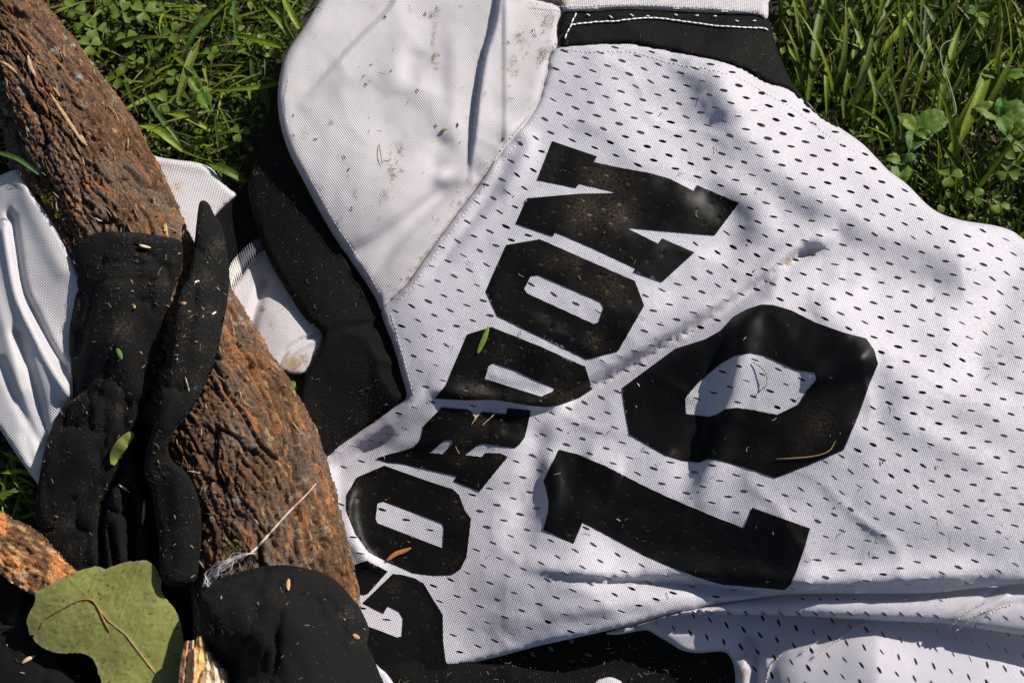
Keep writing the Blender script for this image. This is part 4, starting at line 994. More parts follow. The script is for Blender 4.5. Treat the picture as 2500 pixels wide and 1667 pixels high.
oA2, hAl, PAl = set_panel('foot', A_low, [(240, 940, 300), (380, 900, 310), (160, 1010, 232), (110, 1130, 214), (100, 1250, 200), (200, 1100, 268), (290, 1050, 300), (320, 1150, 272), (190, 1300, 236), (300, 1300, 236), (370, 1350, 220), (130, 1350, 196), (250, 1430, 205)],
  [([(300, 1149), (262, 1207), (246, 1282), (251, 1400)], -38, 9, 12), ([(318, 1190), (324, 1294), (318, 1400)], -36, 8, 9), ([(268, 1290), (286, 1400)], -22, 7), ([(280, 1200), (290, 1300), (300, 1390)], 12, 14), ([(345, 1200), (350, 1300), (355, 1380)], 8, 12), ([(232, 932), (200, 960), (165, 988)], 8, 10), ([(240, 1000), (200, 1100), (190, 1200)], 8, 24), ([(310, 1000), (280, 1100)], -9, 16)],
  M_SOCK, sockA, LOGS, 7, (26, 34), 70, 7, 0.0, [(300, 930, 60, .5), (290, 1000, 40, .5), (150, 1280, 50, .5), (180, 1340, 40, .5), (200, 1240, 50, .3)], 4, 32, shift=-34, crease=8)
sockB = thing('black_sock', 450, 950, 200, 'narrow twisted black sock with pointed tip standing beside the cuffed sock', 'sock')
B_out = [(492, 490), (486, 497), (483, 515), (480, 541), (476, 580), (469, 637), (457, 683), (440, 717), (428, 763), (416, 830), (407, 880), (394, 944), (384, 1002), (370, 1056), (357, 1107), (353, 1154), (370, 1200), (376, 1247), (387, 1317), (390, 1387), (401, 1425), (420, 1431), (450, 1428), (478, 1415), (487, 1364), (492, 1282), (483, 1212), (463, 1165), (443, 1142), (424, 1128), (412, 1105), (414, 1075), (434, 1042), (469, 1000), (494, 953), (515, 913), (532, 860), (546, 786), (555, 739), (560, 680), (557, 634), (548, 580), (538, 545), (522, 522), (513, 502), (502, 491)]
oB, hB, PB = set_panel('fabric', B_out, [(495, 500, 250), (510, 560, 290), (475, 640, 330), (550, 640, 280), (440, 740, 368), (540, 760, 312), (490, 850, 370), (410, 880, 372), (520, 880, 345), (440, 1000, 374), (390, 1030, 360), (380, 1120, 330), (450, 1200, 312), (380, 1230, 290), (480, 1280, 300), (400, 1380, 270), (470, 1390, 280)],
  [([(505, 510), (515, 600), (510, 700), (480, 820)], 8, 16), ([(530, 560), (545, 650), (530, 760)], -7, 9), ([(450, 760), (430, 900), (400, 1040)], 7, 12), ([(455, 1130), (400, 1110)], -10, 12), ([(430, 1180), (440, 1300), (430, 1400)], 12, 26)],
  M_SOCK, sockB, LOGS, 8, (17, 22), 60, 7, 0.0, [(530, 600, 30, .6), (500, 680, 40, .5), (510, 760, 40, .45), (500, 850, 40, .4), (480, 930, 30, .5), (440, 1200, 30, .3), (450, 1300, 50, .3)], 3, 33, shift=-14, crease=8)
sockC = thing('black_sock', 700, 1600, 200, 'bulging black sock wrapped over the near end of the log', 'sock')
C_out = [(487, 1452), (505, 1433), (540, 1410), (599, 1391), (657, 1380), (704, 1379), (751, 1387), (798, 1402), (833, 1428), (856, 1454), (879, 1484), (898, 1524), (901, 1545), (896, 1576), (914, 1611), (928, 1646), (940, 1680), (960, 1800), (560, 1800), (552, 1667), (531, 1611), (505, 1562), (490, 1533), (487, 1490)]
oC, hC, PC = set_panel('fabric', C_out, [(500, 1460, 325), (600, 1420, 340), (700, 1410, 348), (800, 1430, 310), (880, 1520, 240), (900, 1620, 220), (700, 1550, 420), (600, 1550, 400), (520, 1560, 352), (560, 1650, 270), (800, 1560, 350), (700, 1700, 430), (850, 1700, 320), (600, 1700, 380), (940, 1760, 240)],
  [([(520, 1500), (580, 1480), (680, 1470)], 5, 16), ([(600, 1440), (640, 1520), (700, 1580), (740, 1650)], -6, 18), ([(660, 1450), (720, 1520), (800, 1600)], 5, 20)],
  M_SOCK, sockC, LOGS, 8, (40, 46), 60, 8, 0.0, [(700, 1450, 60, .35), (850, 1500, 40, .5), (520, 1500, 40, .35), (880, 1560, 40, .4)], 4, 34, shift=-16, crease=8)
sockD = thing('black_sock', 100, 1600, 100, 'black sock lying under the big green leaf in the corner', 'sock')
D_out = [(-80, 1450), (-20, 1430), (40, 1440), (100, 1470), (200, 1440), (330, 1430), (420, 1470), (440, 1560), (440, 1800), (-80, 1800)]
oD, hD, PD = set_panel('fabric', D_out, [(-60, 1480, 110), (40, 1480, 130), (120, 1560, 160), (50, 1620, 175), (250, 1600, 140), (400, 1550, 110), (200, 1720, 170), (380, 1720, 120), (-60, 1720, 150)], [([(60, 1480), (110, 1560), (180, 1640)], -8, 16), ([(20, 1520), (70, 1600), (120, 1660)], 6, 20)],
  M_SOCK, sockD, None, 0, (26, 30), 50, 10, 0.0, [(30, 1500, 40, .6), (60, 1600, 40, .25)], 4, 35, shift=-30, crease=8)

# bark slab in front of the log
slab = thing('bark_slab', 60, 1340, 120, 'loose slab of orange brown bark poking out beside the leaf', 'bark')
so = np.array([(-70, 1225), (0, 1248), (22, 1261), (65, 1281), (105, 1310), (134, 1342), (166, 1375), (200, 1410), (180, 1470), (120, 1480), (87, 1455), (65, 1443), (29, 1422), (0, 1400), (-70, 1370)], float)
sbP = smooth_poly(so, 3.0); rs = np.random.RandomState(3)
sbP = sbP + 1.6 * rs.normal(0, 1, sbP.shape)
def slab_h(u, v):
    x = ((u) * 0.5 - (v - 1320) * 0.86); along = u * 0.86 + (v - 1320) * 0.5
    d, _, _ = seg_dist(u, v, sbP, True)
    f1_, f2_, c_ = worley(along / 34, x / 14, 5)
    return 176 + 14 * np.sqrt(np.clip(d / 40, 0, 1)) + 5 * np.clip((f2_ - f1_) * 4, 0, 1) + 5 * fbm(along, x * 2, 22, 4, 8) + 3 * fbm(along, x * 3, 8, 2, 18)
gu, gv = np.meshgrid(np.arange(-75, 205, 3.2), np.arange(1220, 1485, 3.2)); gu = gu.ravel(); gv = gv.ravel()
m = inpoly(gu, gv, sbP) & (seg_dist(gu, gv, sbP, True)[0] > 1.6); pts = np.vstack([sbP, np.stack([gu[m], gv[m]], -1)])
res = delaunay_2d_cdt([Vector(p) for p in pts], [(i, (i + 1) % len(sbP)) for i in range(len(sbP))], [], 1, 1e-4)
V2 = np.array([tuple(q) for q in res[0]]); F = [tuple(f) for f in res[2]]
u_, v_ = V2[:, 0], V2[:, 1]; h_ = slab_h(u_, v_); X = W(u_, v_, h_)
cn = fbm(u_, v_, 34, 4, 71); cn2 = fbm(u_ * .5 - v_ * .86, (u_ * .86 + v_ * .5) * .3, 9, 3, 72); cn3 = fbm(u_, v_, 12, 3, 74)
cc = mixv(np.array([0.42, 0.17, 0.055]) + 0 * u_[:, None], np.array([0.10, 0.05, 0.028]), np.clip(0.45 + cn * 2.2, 0, 1))
cc = mixv(cc, np.array([0.50, 0.30, 0.14]), np.clip(cn2 * 2.2 - 0.3, 0, 0.8)); cc = mixv(cc, np.array([0.62, 0.42, 0.26]), np.clip(1 - seg_dist(u_, v_, [(-20, 1392), (29, 1421), (87, 1454)])[0] / 8, 0, 1))
cc = mixv(cc, np.array([0.34, 0.38, 0.33]), np.exp(-((u_ - 56) ** 2 + (v_ - 1402) ** 2) / 60))
nb = len(V2)
# underside rim
rim = [i for i in range(len(sbP))]; Xr = X[:len(sbP)].copy(); Xr[:, 2] -= 26
X2 = np.vstack([X, Xr]); np_ = len(sbP)
Ff = []
for f in F:
    a = X[f[1]] - X[f[0]]; b2 = X[f[2]] - X[f[0]]
    Ff.append(f if a[0] * b2[1] - a[1] * b2[0] > 0 else f[::-1])
Ff += [(i, nb + i, nb + (i + 1) % np_, (i + 1) % np_) for i in range(np_)]
mesh_obj('bark_face', X2, Ff, M_BARK, slab, True, np.clip(np.vstack([cc, np.tile((0.45, 0.28, 0.15), (np_, 1))]), 0, 1))

# ------------------------------------------------------------------ big green leaf
leaf = thing('fallen_leaf', 260, 1520, 230, 'large dull green leaf with wavy edge and brown midrib in front of the socks', 'leaf')
leaf_o = [(87, 1447), (98, 1440), (141, 1415), (181, 1396), (224, 1384), (246, 1383), (257, 1389), (278, 1380), (315, 1370), (338, 1369), (347, 1367), (360, 1368), (376, 1382), (387, 1400), (394, 1418), (394, 1443), (409, 1465), (427, 1487), (441, 1523), (448, 1570), (445, 1624), (441, 1667), (430, 1760), (262, 1760), (249, 1667), (242, 1648), (235, 1621), (221, 1603), (195, 1593), (145, 1593), (108, 1583), (87, 1566), (80, 1555), (85, 1549), (72, 1549), (69, 1532), (65, 1519), (69, 1501), (85, 1469)]
lf_c0 = tps([(90, 1450, 252), (180, 1400, 262), (250, 1385, 258), (350, 1370, 268), (395, 1430, 262), (445, 1560, 240), (440, 1700, 236), (300, 1700, 246), (245, 1640, 238), (150, 1590, 228), (70, 1530, 222), (220, 1470, 254), (300, 1500, 258), (150, 1520, 244), (330, 1600, 250), (380, 1500, 262)])
lf_c = lambda u, v: lf_c0(u, v) - 42
midrib = [(217, 1458), (240, 1485), (266, 1516), (307, 1548), (340, 1592), (365, 1624), (400, 1670), (430, 1740)]
veins = [(midrib, 2.6), ([(217, 1458), (224, 1435), (231, 1415), (238, 1400), (250, 1392)], 1.6), ([(214, 1456), (190, 1432), (172, 1415), (160, 1405)], 1.5), ([(289, 1516), (302, 1482), (315, 1447), (320, 1425), (329, 1404), (338, 1378)], 1.8), ([(333, 1450), (360, 1442), (383, 1436)], 1.2), ([(266, 1516), (240, 1518), (200, 1524), (150, 1530)], 1.3), ([(320, 1430), (300, 1408), (285, 1395)], 1.1), ([(340, 1592), (370, 1570), (400, 1540)], 1.2), ([(320, 1640), (280, 1640), (258, 1655)], 1.2), ([(230, 1470), (258, 1450), (270, 1435)], 1.0), ([(120, 1475), (150, 1478), (190, 1470)], 1.0)]
rs = np.random.RandomState(9)
for i in range(26):
    a = rs.uniform(0, 6.28); u0_ = rs.uniform(110, 400); v0_ = rs.uniform(1400, 1660); L_ = rs.uniform(14, 36)
    veins.append(([(u0_, v0_), (u0_ + L_ / 2 * math.cos(a) + rs.normal(0, 2), v0_ + L_ / 2 * math.sin(a) + rs.normal(0, 2)), (u0_ + L_ * math.cos(a), v0_ + L_ * math.sin(a))], 0.7))
LP = smooth_poly(leaf_o, 6); LP = LP + 0.8 * np.random.RandomState(4).normal(0, 1, LP.shape)
gu, gv = np.meshgrid(np.arange(60, 452, 3.4), np.arange(1362, 1764, 3.4)); gu = gu.ravel(); gv = gv.ravel()
m = inpoly(gu, gv, LP) & (seg_dist(gu, gv, LP, True)[0] > 1.7); pts = np.vstack([LP, np.stack([gu[m], gv[m]], -1)])
res = delaunay_2d_cdt([Vector(p) for p in pts], [(i, (i + 1) % len(LP)) for i in range(len(LP))], [], 1, 1e-4)
V2 = np.array([tuple(q) for q in res[0]]); u_, v_ = V2[:, 0], V2[:, 1]
dv = np.full(len(u_), 9.0)
for p, w in veins: dv = np.minimum(dv, seg_dist(u_, v_, p)[0] / w)
lh = lf_c(u_, v_) + 3 * fbm(u_, v_, 60, 2, 80); de = seg_dist(u_, v_, LP, True)[0]
h_ = lh + 1.8 * np.exp(-dv ** 2) - 0.6 + 6 * fbm(u_, v_, 90, 2, 88) * np.clip(1 - de / 60, 0, 1) + 0.9 * fbm(u_, v_, 10, 2, 81)
X = W(u_, v_, h_)
cn = fbm(u_, v_, 70, 3, 82); cn2 = fbm(u_, v_, 9, 3, 83); de = seg_dist(u_, v_, LP, True)[0]
cc = mixv(np.array([0.150, 0.160, 0.042]) + 0 * u_[:, None], np.array([0.20, 0.205, 0.062]), np.clip(0.5 + cn * 1.2 + cn2 * 0.35, 0, 1))
w1, w2, _ = worley(u_ / 17 + 0.5 * fbm(u_, v_, 30, 2, 86), v_ / 17, 87)
cc = mixv(cc, np.array([0.20, 0.19, 0.06]), np.clip(1 - (w2 - w1) / 0.16, 0, 1) * 0.30)
cc = mixv(cc, np.array([0.26, 0.17, 0.07]), np.clip(1.1 - dv * 0.8, 0, 1) * 0.55)
cc = mixv(cc, np.array([0.27, 0.22, 0.11]), np.clip(1 - de / 9, 0, 1) * np.clip(0.45 + cn2, 0, 1) * 0.9)
cc = mixv(cc, np.array([0.03, 0.025, 0.015]), (fbm(u_, v_, 7, 2, 84) > 0.62) * 0.8)
cc = mixv(cc, np.array([0.24, 0.19, 0.12]), np.exp(-((u_ - 92) ** 2 + (v_ - 1548) ** 2) / 300) * 0.8)
F = []
for f in res[2]:
    a = X[f[1]] - X[f[0]]; b2 = X[f[2]] - X[f[0]]; F.append(tuple(f) if a[0] * b2[1] - a[1] * b2[0] > 0 else tuple(f)[::-1])
mesh_obj('leaf_blade', X, F, M_LEAF, leaf, True, np.clip(cc, 0, 1))
vb = Bag()
lff = lambda u, v: lf_c(u, v) + 3 * fbm(u, v, 60, 2, 80)
P = resamp(np.array(midrib[1:], float), 26); V, F = tube(W(P[:, 0], P[:, 1], lff(P[:, 0], P[:, 1]) + 0.4), 1.9, 6, np.linspace(0.7, 1.3, 26)); vb.add(V, F, (0.30, 0.21, 0.09))
vb.build('midrib', M_LEAF, leaf)
tw = Bag(); P = smooth_poly([(98, 1532), (108, 1512), (128, 1498), (159, 1481), (185, 1468), (206, 1462), (226, 1466), (240, 1485), (252, 1512), (268, 1541)], 5, False)
V, F = tube(W(P[:, 0], P[:, 1], lff(P[:, 0], P[:, 1]) + 2.0 + 1 * np.sin(np.linspace(0, 3.1, len(P)))), 1.6, 6, np.linspace(0.6, 1.0, len(P))); tw.add(V, F, (0.27, 0.13, 0.05))
tag(tw.build('dry_stalk', M_BIT), 'thin curved brown stalk lying on the large green leaf', 'stalk')

# ------------------------------------------------------------------ grass and weeds
GREENS = np.array([(0.060, 0.100, 0.008), (0.095, 0.140, 0.010), (0.135, 0.185, 0.014), (0.035, 0.065, 0.008), (0.045, 0.088, 0.018), (0.17, 0.20, 0.04), (0.075, 0.110, 0.008)])
occl = [smooth_poly(sh_out, 30), MO, smooth_poly(band, 30), smooth_poly(neck, 30), smooth_poly(gl, 30), smooth_poly(gr, 30), smooth_poly(hem_top, 30)]
logpoly = np.vstack([Ledge, Redge[::-1]])
regL = [(90, -60), (760, -60), (760, 30), (700, 120), (675, 190), (650, 280), (600, 400), (600, 480), (500, 410), (370, 370), (300, 260), (180, 90)]
regR = [(1880, -80), (2640, -80), (2640, 640), (2500, 580), (2300, 520), (2170, 410), (2050, 310), (1960, 230), (1890, 90)]
regS = [(-80, 1000), (0, 1060), (60, 1150), (110, 1220), (110, 1330), (0, 1260), (-80, 1230)]
regS2 = [(-80, 330), (0, 320), (50, 425), (0, 440), (-80, 450)]
regS3 = [(655, 890), (750, 890), (745, 1000), (700, 1000)]

regRs = [(1860, 60), (1960, 60), (2100, 230), (2640, 480), (2640, 700), (2480, 640), (2250, 560), (2000, 360), (1900, 200)]
regLs = [(760, 0), (700, 100), (640, 180), (600, 300), (560, 460), (420, 400), (360, 380), (560, 300), (640, 100), (700, -20)]
WEL = [(2243, 310, 80), (2215, 400, 60), (2450, 300, 100), (2470, 380, 80), (2380, 470, 70)]
def sample_in(poly, n, rs):
    P = np.array(poly, float); out = []
    lo = P.min(0); hi = P.max(0)
    while len(out) < n:
        q = lo + (hi - lo) * rs.rand(4 * n, 2); out += q[inpoly(q[:, 0], q[:, 1], P)].tolist()
    return np.array(out[:n])

def blades(bag, reg, n, az, azs, length, width, seed, e0=(55, 85), e1=(-25, 40), cols=GREENS, tipcheck=True, avoid=()):
    rs = np.random.RandomState(seed)
    p = sample_in(reg, n, rs)
    base = W(p[:, 0], p[:, 1], 0 * p[:, 0])
    A = np.radians(az + azs * rs.normal(0, 1, n)); L_ = rs.uniform(*length, n) * np.exp(0.15 * rs.normal(0, 1, n)); wd = rs.uniform(*width, n)
    E0 = np.radians(rs.uniform(*e0, n)); E1 = np.radians(rs.uniform(*e1, n)); curl = rs.normal(0, 0.35, n)
    m = 9; t = np.linspace(0, 1, m)
    el = E0[:, None] + (E1 - E0)[:, None] * t ** 0.8; a = A[:, None] + curl[:, None] * t
    ds = L_[:, None] / (m - 1)
    dx = np.cos(el) * np.cos(a) * ds; dy = np.cos(el) * np.sin(a) * ds; dz = np.sin(el) * ds
    c = np.stack([np.cumsum(dx, 1), np.cumsum(dy, 1), np.cumsum(dz, 1)], -1)
    c = c + base[:, None]
    c[..., 2] = np.maximum(c[..., 2], 3)
    tu, tv = proj(c[:, -1]); mu, mv = proj(c[:, m // 2 + 1])
    keep = np.ones(n, bool)
    for (wu, wv, wr) in avoid:
        keep &= ((mu - wu) ** 2 + (mv - wv) ** 2 > wr * wr) | (rs.rand(n) < 0.2)
    if tipcheck:
        for q in occl:
            keep &= ~inpoly(tu, tv, q) & ~inpoly(mu, mv, q)
    side_ = np.stack([-np.sin(a), np.cos(a), 0 * a], -1)
    roll_ = rs.normal(0, 0.5, n)
    side_[..., 2] += roll_[:, None]; side_ /= np.linalg.norm(side_, axis=-1)[..., None]
    wp = wd[:, None] * np.clip(1.02 - t[None] ** 2.2, 0.02, 1) * (0.55 + 0.45 * np.clip(t[None] * 5, 0, 1)) / 2
    Lp = c + side_ * wp[..., None]; Rp = c - side_ * wp[..., None]; Mp = c.copy(); Mp[..., 2] -= wp * 0.45
    V = np.stack([Lp, Mp, Rp], 2)[keep]      # n, m, 3, 3
    nk = V.shape[0]
    ci = rs.randint(0, len(cols), nk); C = 0.98 * cols[ci] * np.exp(0.22 * rs.normal(0, 1, (nk, 1)))
    tipc = np.clip(t * 1.4 - 0.75, 0, 1)[None, :, None, None] * (rs.rand(nk) < 0.35)[:, None, None, None]
    CC = C[:, None, None, :] * (1 - tipc) + np.array([0.20, 0.15, 0.04]) * tipc
    CC = np.broadcast_to(CC, (nk, m, 3, 3)).reshape(-1, 3)
    i0 = np.arange(nk)[:, None, None] * m * 3; k = np.arange(m - 1)[None, :, None] * 3; s = np.arange(2)[None, None, :]
    q = i0 + k + s
    F = np.stack([q, q + 1, q + 4, q + 3], -1).reshape(-1, 4)
    bag.v.append(V.reshape(-1, 3)); bag.c.append(CC); bag.fa.append(F + bag.n); bag.n += nk * m * 3

class BigBag:
    def __init__(s): s.v = []; s.c = []; s.fa = []; s.n = 0
    def build(s, name, mat):
        return mesh_obj(name, np.vstack(s.v), np.vstack(s.fa), mat, None, True, np.clip(np.vstack(s.c), 0, 1))
gbag = BigBag()
DRY = np.array([(0.20, 0.13, 0.06), (0.13, 0.08, 0.04), (0.26, 0.20, 0.10)])
blades(gbag, regL, 330, -60, 80, (80, 170), (4, 9), 1, e1=(-30, 20), cols=GREENS * 0.8)
blades(gbag, regL, 110, -20, 50, (120, 220), (9, 17), 2, e1=(-20, 10))
blades(gbag, regL, 260, 0, 180, (20, 60), (3, 7), 3, e1=(0, 60))
blades(gbag, regL, 170, 0, 180, (40, 110), (2, 4), 4, cols=DRY, e0=(10, 60))
blades(gbag, regR, 560, 85, 45, (80, 190), (5, 11), 5, avoid=WEL)
blades(gbag, regR, 330, 82, 26, (150, 260), (10, 22), 6, e1=(-10, 30), avoid=WEL)
blades(gbag, regRs, 700, 85, 60, (40, 85), (6, 13), 16, e1=(0, 50), tipcheck=False)
blades(gbag, regLs, 260, 0, 180, (40, 80), (6, 12), 17, e1=(0, 50), tipcheck=False)
blades(gbag, regR, 300, 0, 180, (30, 90), (4, 9), 7, e1=(0, 60))
blades(gbag, regR, 260, 60, 70, (60, 160), (2.5, 6), 8, cols=DRY, e0=(10, 60))
blades(gbag, regS, 120, 10, 60, (80, 160), (7, 14), 9, e0=(30, 70), e1=(-10, 20))
blades(gbag, regS2, 40, -20, 50, (60, 140), (6, 12), 10, tipcheck=True)
blades(gbag, regS3, 30, 60, 90, (40, 90), (6, 12), 11, tipcheck=True)
for k_, (rg_, n_) in enumerate((([(-700, -500), (0, -500), (-60, -60), (-160, 60), (-60, 240), (-80, 430), (-120, 960), (-80, 1240), (-120, 1500), (-700, 1500)], 900), ([(0, -500), (1300, -500), (1100, -200), (780, -60), (90, -60)], 700), ([(1900, -500), (3200, -500), (3200, 640), (2640, 640), (2640, -80), (1900, -80)], 1000))):
    blades(gbag, rg_, n_, 70, 70, (80, 180), (5, 14), 30 + k_, tipcheck=True)
tag(gbag.build('grass', M_GRASS), kind='stuff')

# small broad leaflets deep in the turf
cb = Bag(); rs = np.random.RandomState(21)
def leaf_geo(c3, az, length, width, fold=0.25, droop=0.2, heart=0.0, m=6):
    """a small leaf: returns vertices, faces. c3 is its base"""
    t = np.linspace(0, 1, m); wv = width / 2 * np.sin(np.pi * t ** (0.75 + heart)) ** 0.8
    if heart: t = t.copy()
    f = np.array([math.cos(az), math.sin(az), 0]); s = np.array([-math.sin(az), math.cos(az), 0])
    ctr = c3 + f * (t * length)[:, None]; ctr[:, 2] += -droop * length * t ** 2 + 0.1 * length * t
    ctr[-1] -= f * heart * length * 0.25
    L_ = ctr + s * wv[:, None]; R2 = ctr - s * wv[:, None]
    if heart:
        tip = f * heart * length * 0.10
        L_[-1] = ctr[-1] + s * width * 0.22 + tip * 2; R2[-1] = ctr[-1] - s * width * 0.22 + tip * 2
    L_[:, 2] += wv * fold; R2[:, 2] += wv * fold
    V = np.vstack([L_, ctr, R2])
    F = [(i, m + i, m + i + 1, i + 1) for i in range(m - 1)] + [(m + i, 2 * m + i, 2 * m + i + 1, m + i + 1) for i in range(m - 1)]
    F = [g[::-1] for g in F]
    return V, F
for reg, n_ in ((regL, 620), (regR, 520), (regS, 40), (regS3, 30)):
    for (uu, vv) in sample_in(reg, n_, rs):
        hz = rs.uniform(8, 62) ; p = W(uu, vv, hz)
        V, F = leaf_geo(p, rs.uniform(0, 6.28), rs.uniform(12, 30), rs.uniform(7, 17), 0.3, rs.uniform(-0.2, 0.5))
        cb.add(V, F, GREENS[rs.randint(len(GREENS))] * rs.uniform(0.5, 1.3))
o = cb.build('ground_cover', M_CLOVER); tag(o, kind='stuff')

# traced big blades
BL = [
 ([(2018, -20), (1998, 60), (1988, 140), (1974, 246)], 20, 95, 0, 'wide pale green blade standing nearest the black sleeve band'),
 ([(2064, -10), (2096, 82), (2121, 161), (2139, 232), (2131, 290)], 14, 112, 1, 'slender arching blade reaching down to a dry patch right of the sleeve'),
 ([(2468, 114), (2414, 171), (2393, 229), (2357, 307), (2311, 386)], 30, 120, 2, 'broadest blade, leaning across the right weeds'),
 ([(2354, 36), (2336, 86), (2311, 179), (2296, 250), (2288, 310)], 20, 125, 1, 'upright dark blade beside the pale curled thread'),
 ([(2204, 30), (2236, 89), (2264, 143), (2282, 188)], 14, 105, 4, 'bluish blade leaning down to the right in the upper right turf'),
 ([(2016, 145), (2018, 210), (2020, 280)], 12, 90, 1, 'short straight blade close above the jersey edge'),
 ([(2175, -10), (2160, 40), (2140, 100), (2150, 160)], 18, 96, 0, 'blade entering at the top edge right of the slender arching one'),
 ([(2105, 60), (2078, 160), (2060, 240), (2062, 290)], 14, 84, 6, 'blade bending towards the jersey between two taller ones'),
 ([(1920, 100), (1945, 155), (1960, 215)], 15, 84, 1, 'blade lying alongside the black band corner'),
 ([(2245, -10), (2290, 60), (2315, 105)], 14, 100, 0, 'blade slanting from the top edge towards the right weeds'),
 ([(2245, 0), (2200, 70), (2160, 120), (2150, 170)], 18, 92, 2, 'light green blade crossing behind the bluish one'),
 ([(493, 86), (464, 150), (443, 214), (431, 252)], 21, 92, 5, 'flat pale olive blade in the middle of the clover'),
 ([(346, 214), (386, 279), (429, 332), (446, 368)], 13, 100, 4, 'dark narrow blade meeting the bright one near the white flap'),
 ([(329, 304), (379, 314), (418, 343), (446, 368)], 19, 104, 2, 'bright green blade curving out from the log side'),
 ([(400, 275), (457, 286), (514, 318)], 15, 86, 2, 'bright curved blade above the white flap'),
 ([(700, 200), (625, 214), (507, 221)], 11, 92, 1, 'thin blade pointing left from the shoulder edge'),
 ([(700, 120), (636, 101), (571, 86)], 13, 96, 1, 'blade pointing left just above the thin one'),
 ([(543, 39), (489, 64), (464, 100), (446, 138)], 15, 96, 4, 'bluish blade curling over the clover'),
 ([(500, 396), (557, 418), (604, 445)], 20, 100, 0, 'half shaded blade over the right end of the white flap'),
 ([(-30, 366), (0, 373), (46, 389), (95, 425)], 12, 262, 4, 'single blade bending over the left edge of the log'),
 ([(690, -10), (715, 40), (742, 88)], 16, 104, 2, 'blade leaning on the upper shoulder edge'),
 ([(640, 10), (680, 50), (715, 100)], 14, 90, 1, 'blade left of the one leaning on the shoulder'),
 ([(670, -10), (700, 60), (720, 95)], 10, 84, 0, 'narrow blade between the two at the shoulder'),
 ([(625, 190), (650, 240), (668, 300)], 14, 70, 3, 'dark blade in the shadow of the shoulder edge'),
 ([(0, 1100), (40, 1120), (80, 1140)], 12, 70, 1, 'blade below the tip of the white garment, uppermost'),
 ([(0, 1155), (50, 1150), (90, 1165)], 12, 72, 2, 'blade below the tip of the white garment, middle'),
 ([(0, 1215), (40, 1195), (80, 1180)], 12, 70, 0, 'blade below the tip of the white garment, lowest'),
]
for pts, w, h, ci, lb in BL:
    n_ = 12; P = resamp(smooth_poly(pts, 6, False), n_); t = np.linspace(0, 1, n_)
    d = np.gradient(P, axis=0); d /= np.hypot(d[:, 0], d[:, 1])[:, None]; q = np.stack([-d[:, 1], d[:, 0]], -1)
    ww = w / 2 * (0.15 + 0.85 * np.sin(np.pi * (0.12 + 0.78 * t)) ** 0.7) * (1 if w < 25 else 1)
    if pts[0][1] > -5: ww = ww * np.clip(t * 3.5 + 0.1, 0, 1)
    hh = h + 16 * np.sin(np.pi * t) - 26 * t * (0 if h > 200 else 1)
    a = P + q * ww[:, None]; c = P - q * ww[:, None]
    cols_ = []
    rows = []
    for pp, dz in ((a, 0), (P + q * ww[:, None] * .5, -1.4), (P, -2.8), (P - q * ww[:, None] * .5, -1.4), (c, 0)):
        rows.append(W(pp[:, 0], pp[:, 1], hh + dz * w / 14))
    V = np.vstack(rows); F = [(r * n_ + i, r * n_ + i + 1, (r + 1) * n_ + i + 1, (r + 1) * n_ + i) for r in range(4) for i in range(n_ - 1)]
    a0 = V[F[0][1]] - V[F[0][0]]; b0 = V[F[0][2]] - V[F[0][0]]
    if a0[0] * b0[1] - a0[1] * b0[0] < 0: F = [f[::-1] for f in F]
    c0 = GREENS[ci] * (1.15 if ci != 5 else 0.9); cc = np.tile(c0, (5 * n_, 1)) * (1 + 0.12 * np.random.RandomState(int(w * 7 + h)).normal(0, 1, (5 * n_, 1)))
    cc[2 * n_:3 * n_] *= 1.25
    o = mesh_obj('grass_plant', V, F, M_GRASS, None, True, np.clip(cc, 0, 1))
    tag(o, lb, 'grass blade', 'large grass blades around the jersey')

# clover: three heart leaflets on a stalk
def clover_proto():
    root = bpy.data.objects.new('clover', None); col.objects.link(root); root.empty_display_size = 0.01
    for k in range(3):
        V, F = leaf_geo(np.array([0, 0, 0.0]), k * 2.094, 30, 27, 0.35, 0.15, 0.75, 7)
        me_v = V
        o = mesh_obj('leaflet', me_v, F, M_CLOVER, root, True, np.tile((0.10, 0.155, 0.022), (len(V), 1)))
    V, F = tube(np.array([[0, 0, 0.0], [3, 4, -25], [2, 10, -60]]), 1.3, 5); mesh_obj('stalk', V, F, M_CLOVER, root, True, np.tile((0.12, 0.16, 0.05), (len(V), 1)))
    return root
proto = clover_proto()
CL = [(235, 72, 1.25, 0.2), (300, 30, 1.2, 1.3), (262, 15, 1.1, 2.0), (310, 95, 1.15, 0.8), (352, 28, 1.3, 2.6), (398, 15, 1.2, 0.4), (205, 60, 1.0, 1.5), (285, 190, 1.05, 0.9), (408, 250, 1.25, 0.2), (425, 190, 0.9, 2.0), (420, 80, 1.15, 1.0), (590, 110, 1.0, 0.5), (640, 105, 0.9, 1.7), (585, 325, 0.95, 0.3), (560, 20, 1.0, 1.1), (180, 20, 1.1, 2.2), (500, 230, 0.85, 1.2), (330, 150, 0.9, 0.1), (470, 30, 0.9, 2.8), (220, 110, 1.1, 0.6), (2480, 390, 1.3, 0.3), (2460, 420, 1.1, 1.6), (2320, 430, 1.2, 2.3), (2380, 480, 1.0, 0.9), (2440, 500, 1.0, 1.9), (1930, 20, 1.0, 0.5), (2290, 520, 0.8, 1.0), (700, 955, 1.1, 0.7), (515, 130, 0.8, 0.7), (375, 120, 1.0, 2.4)]
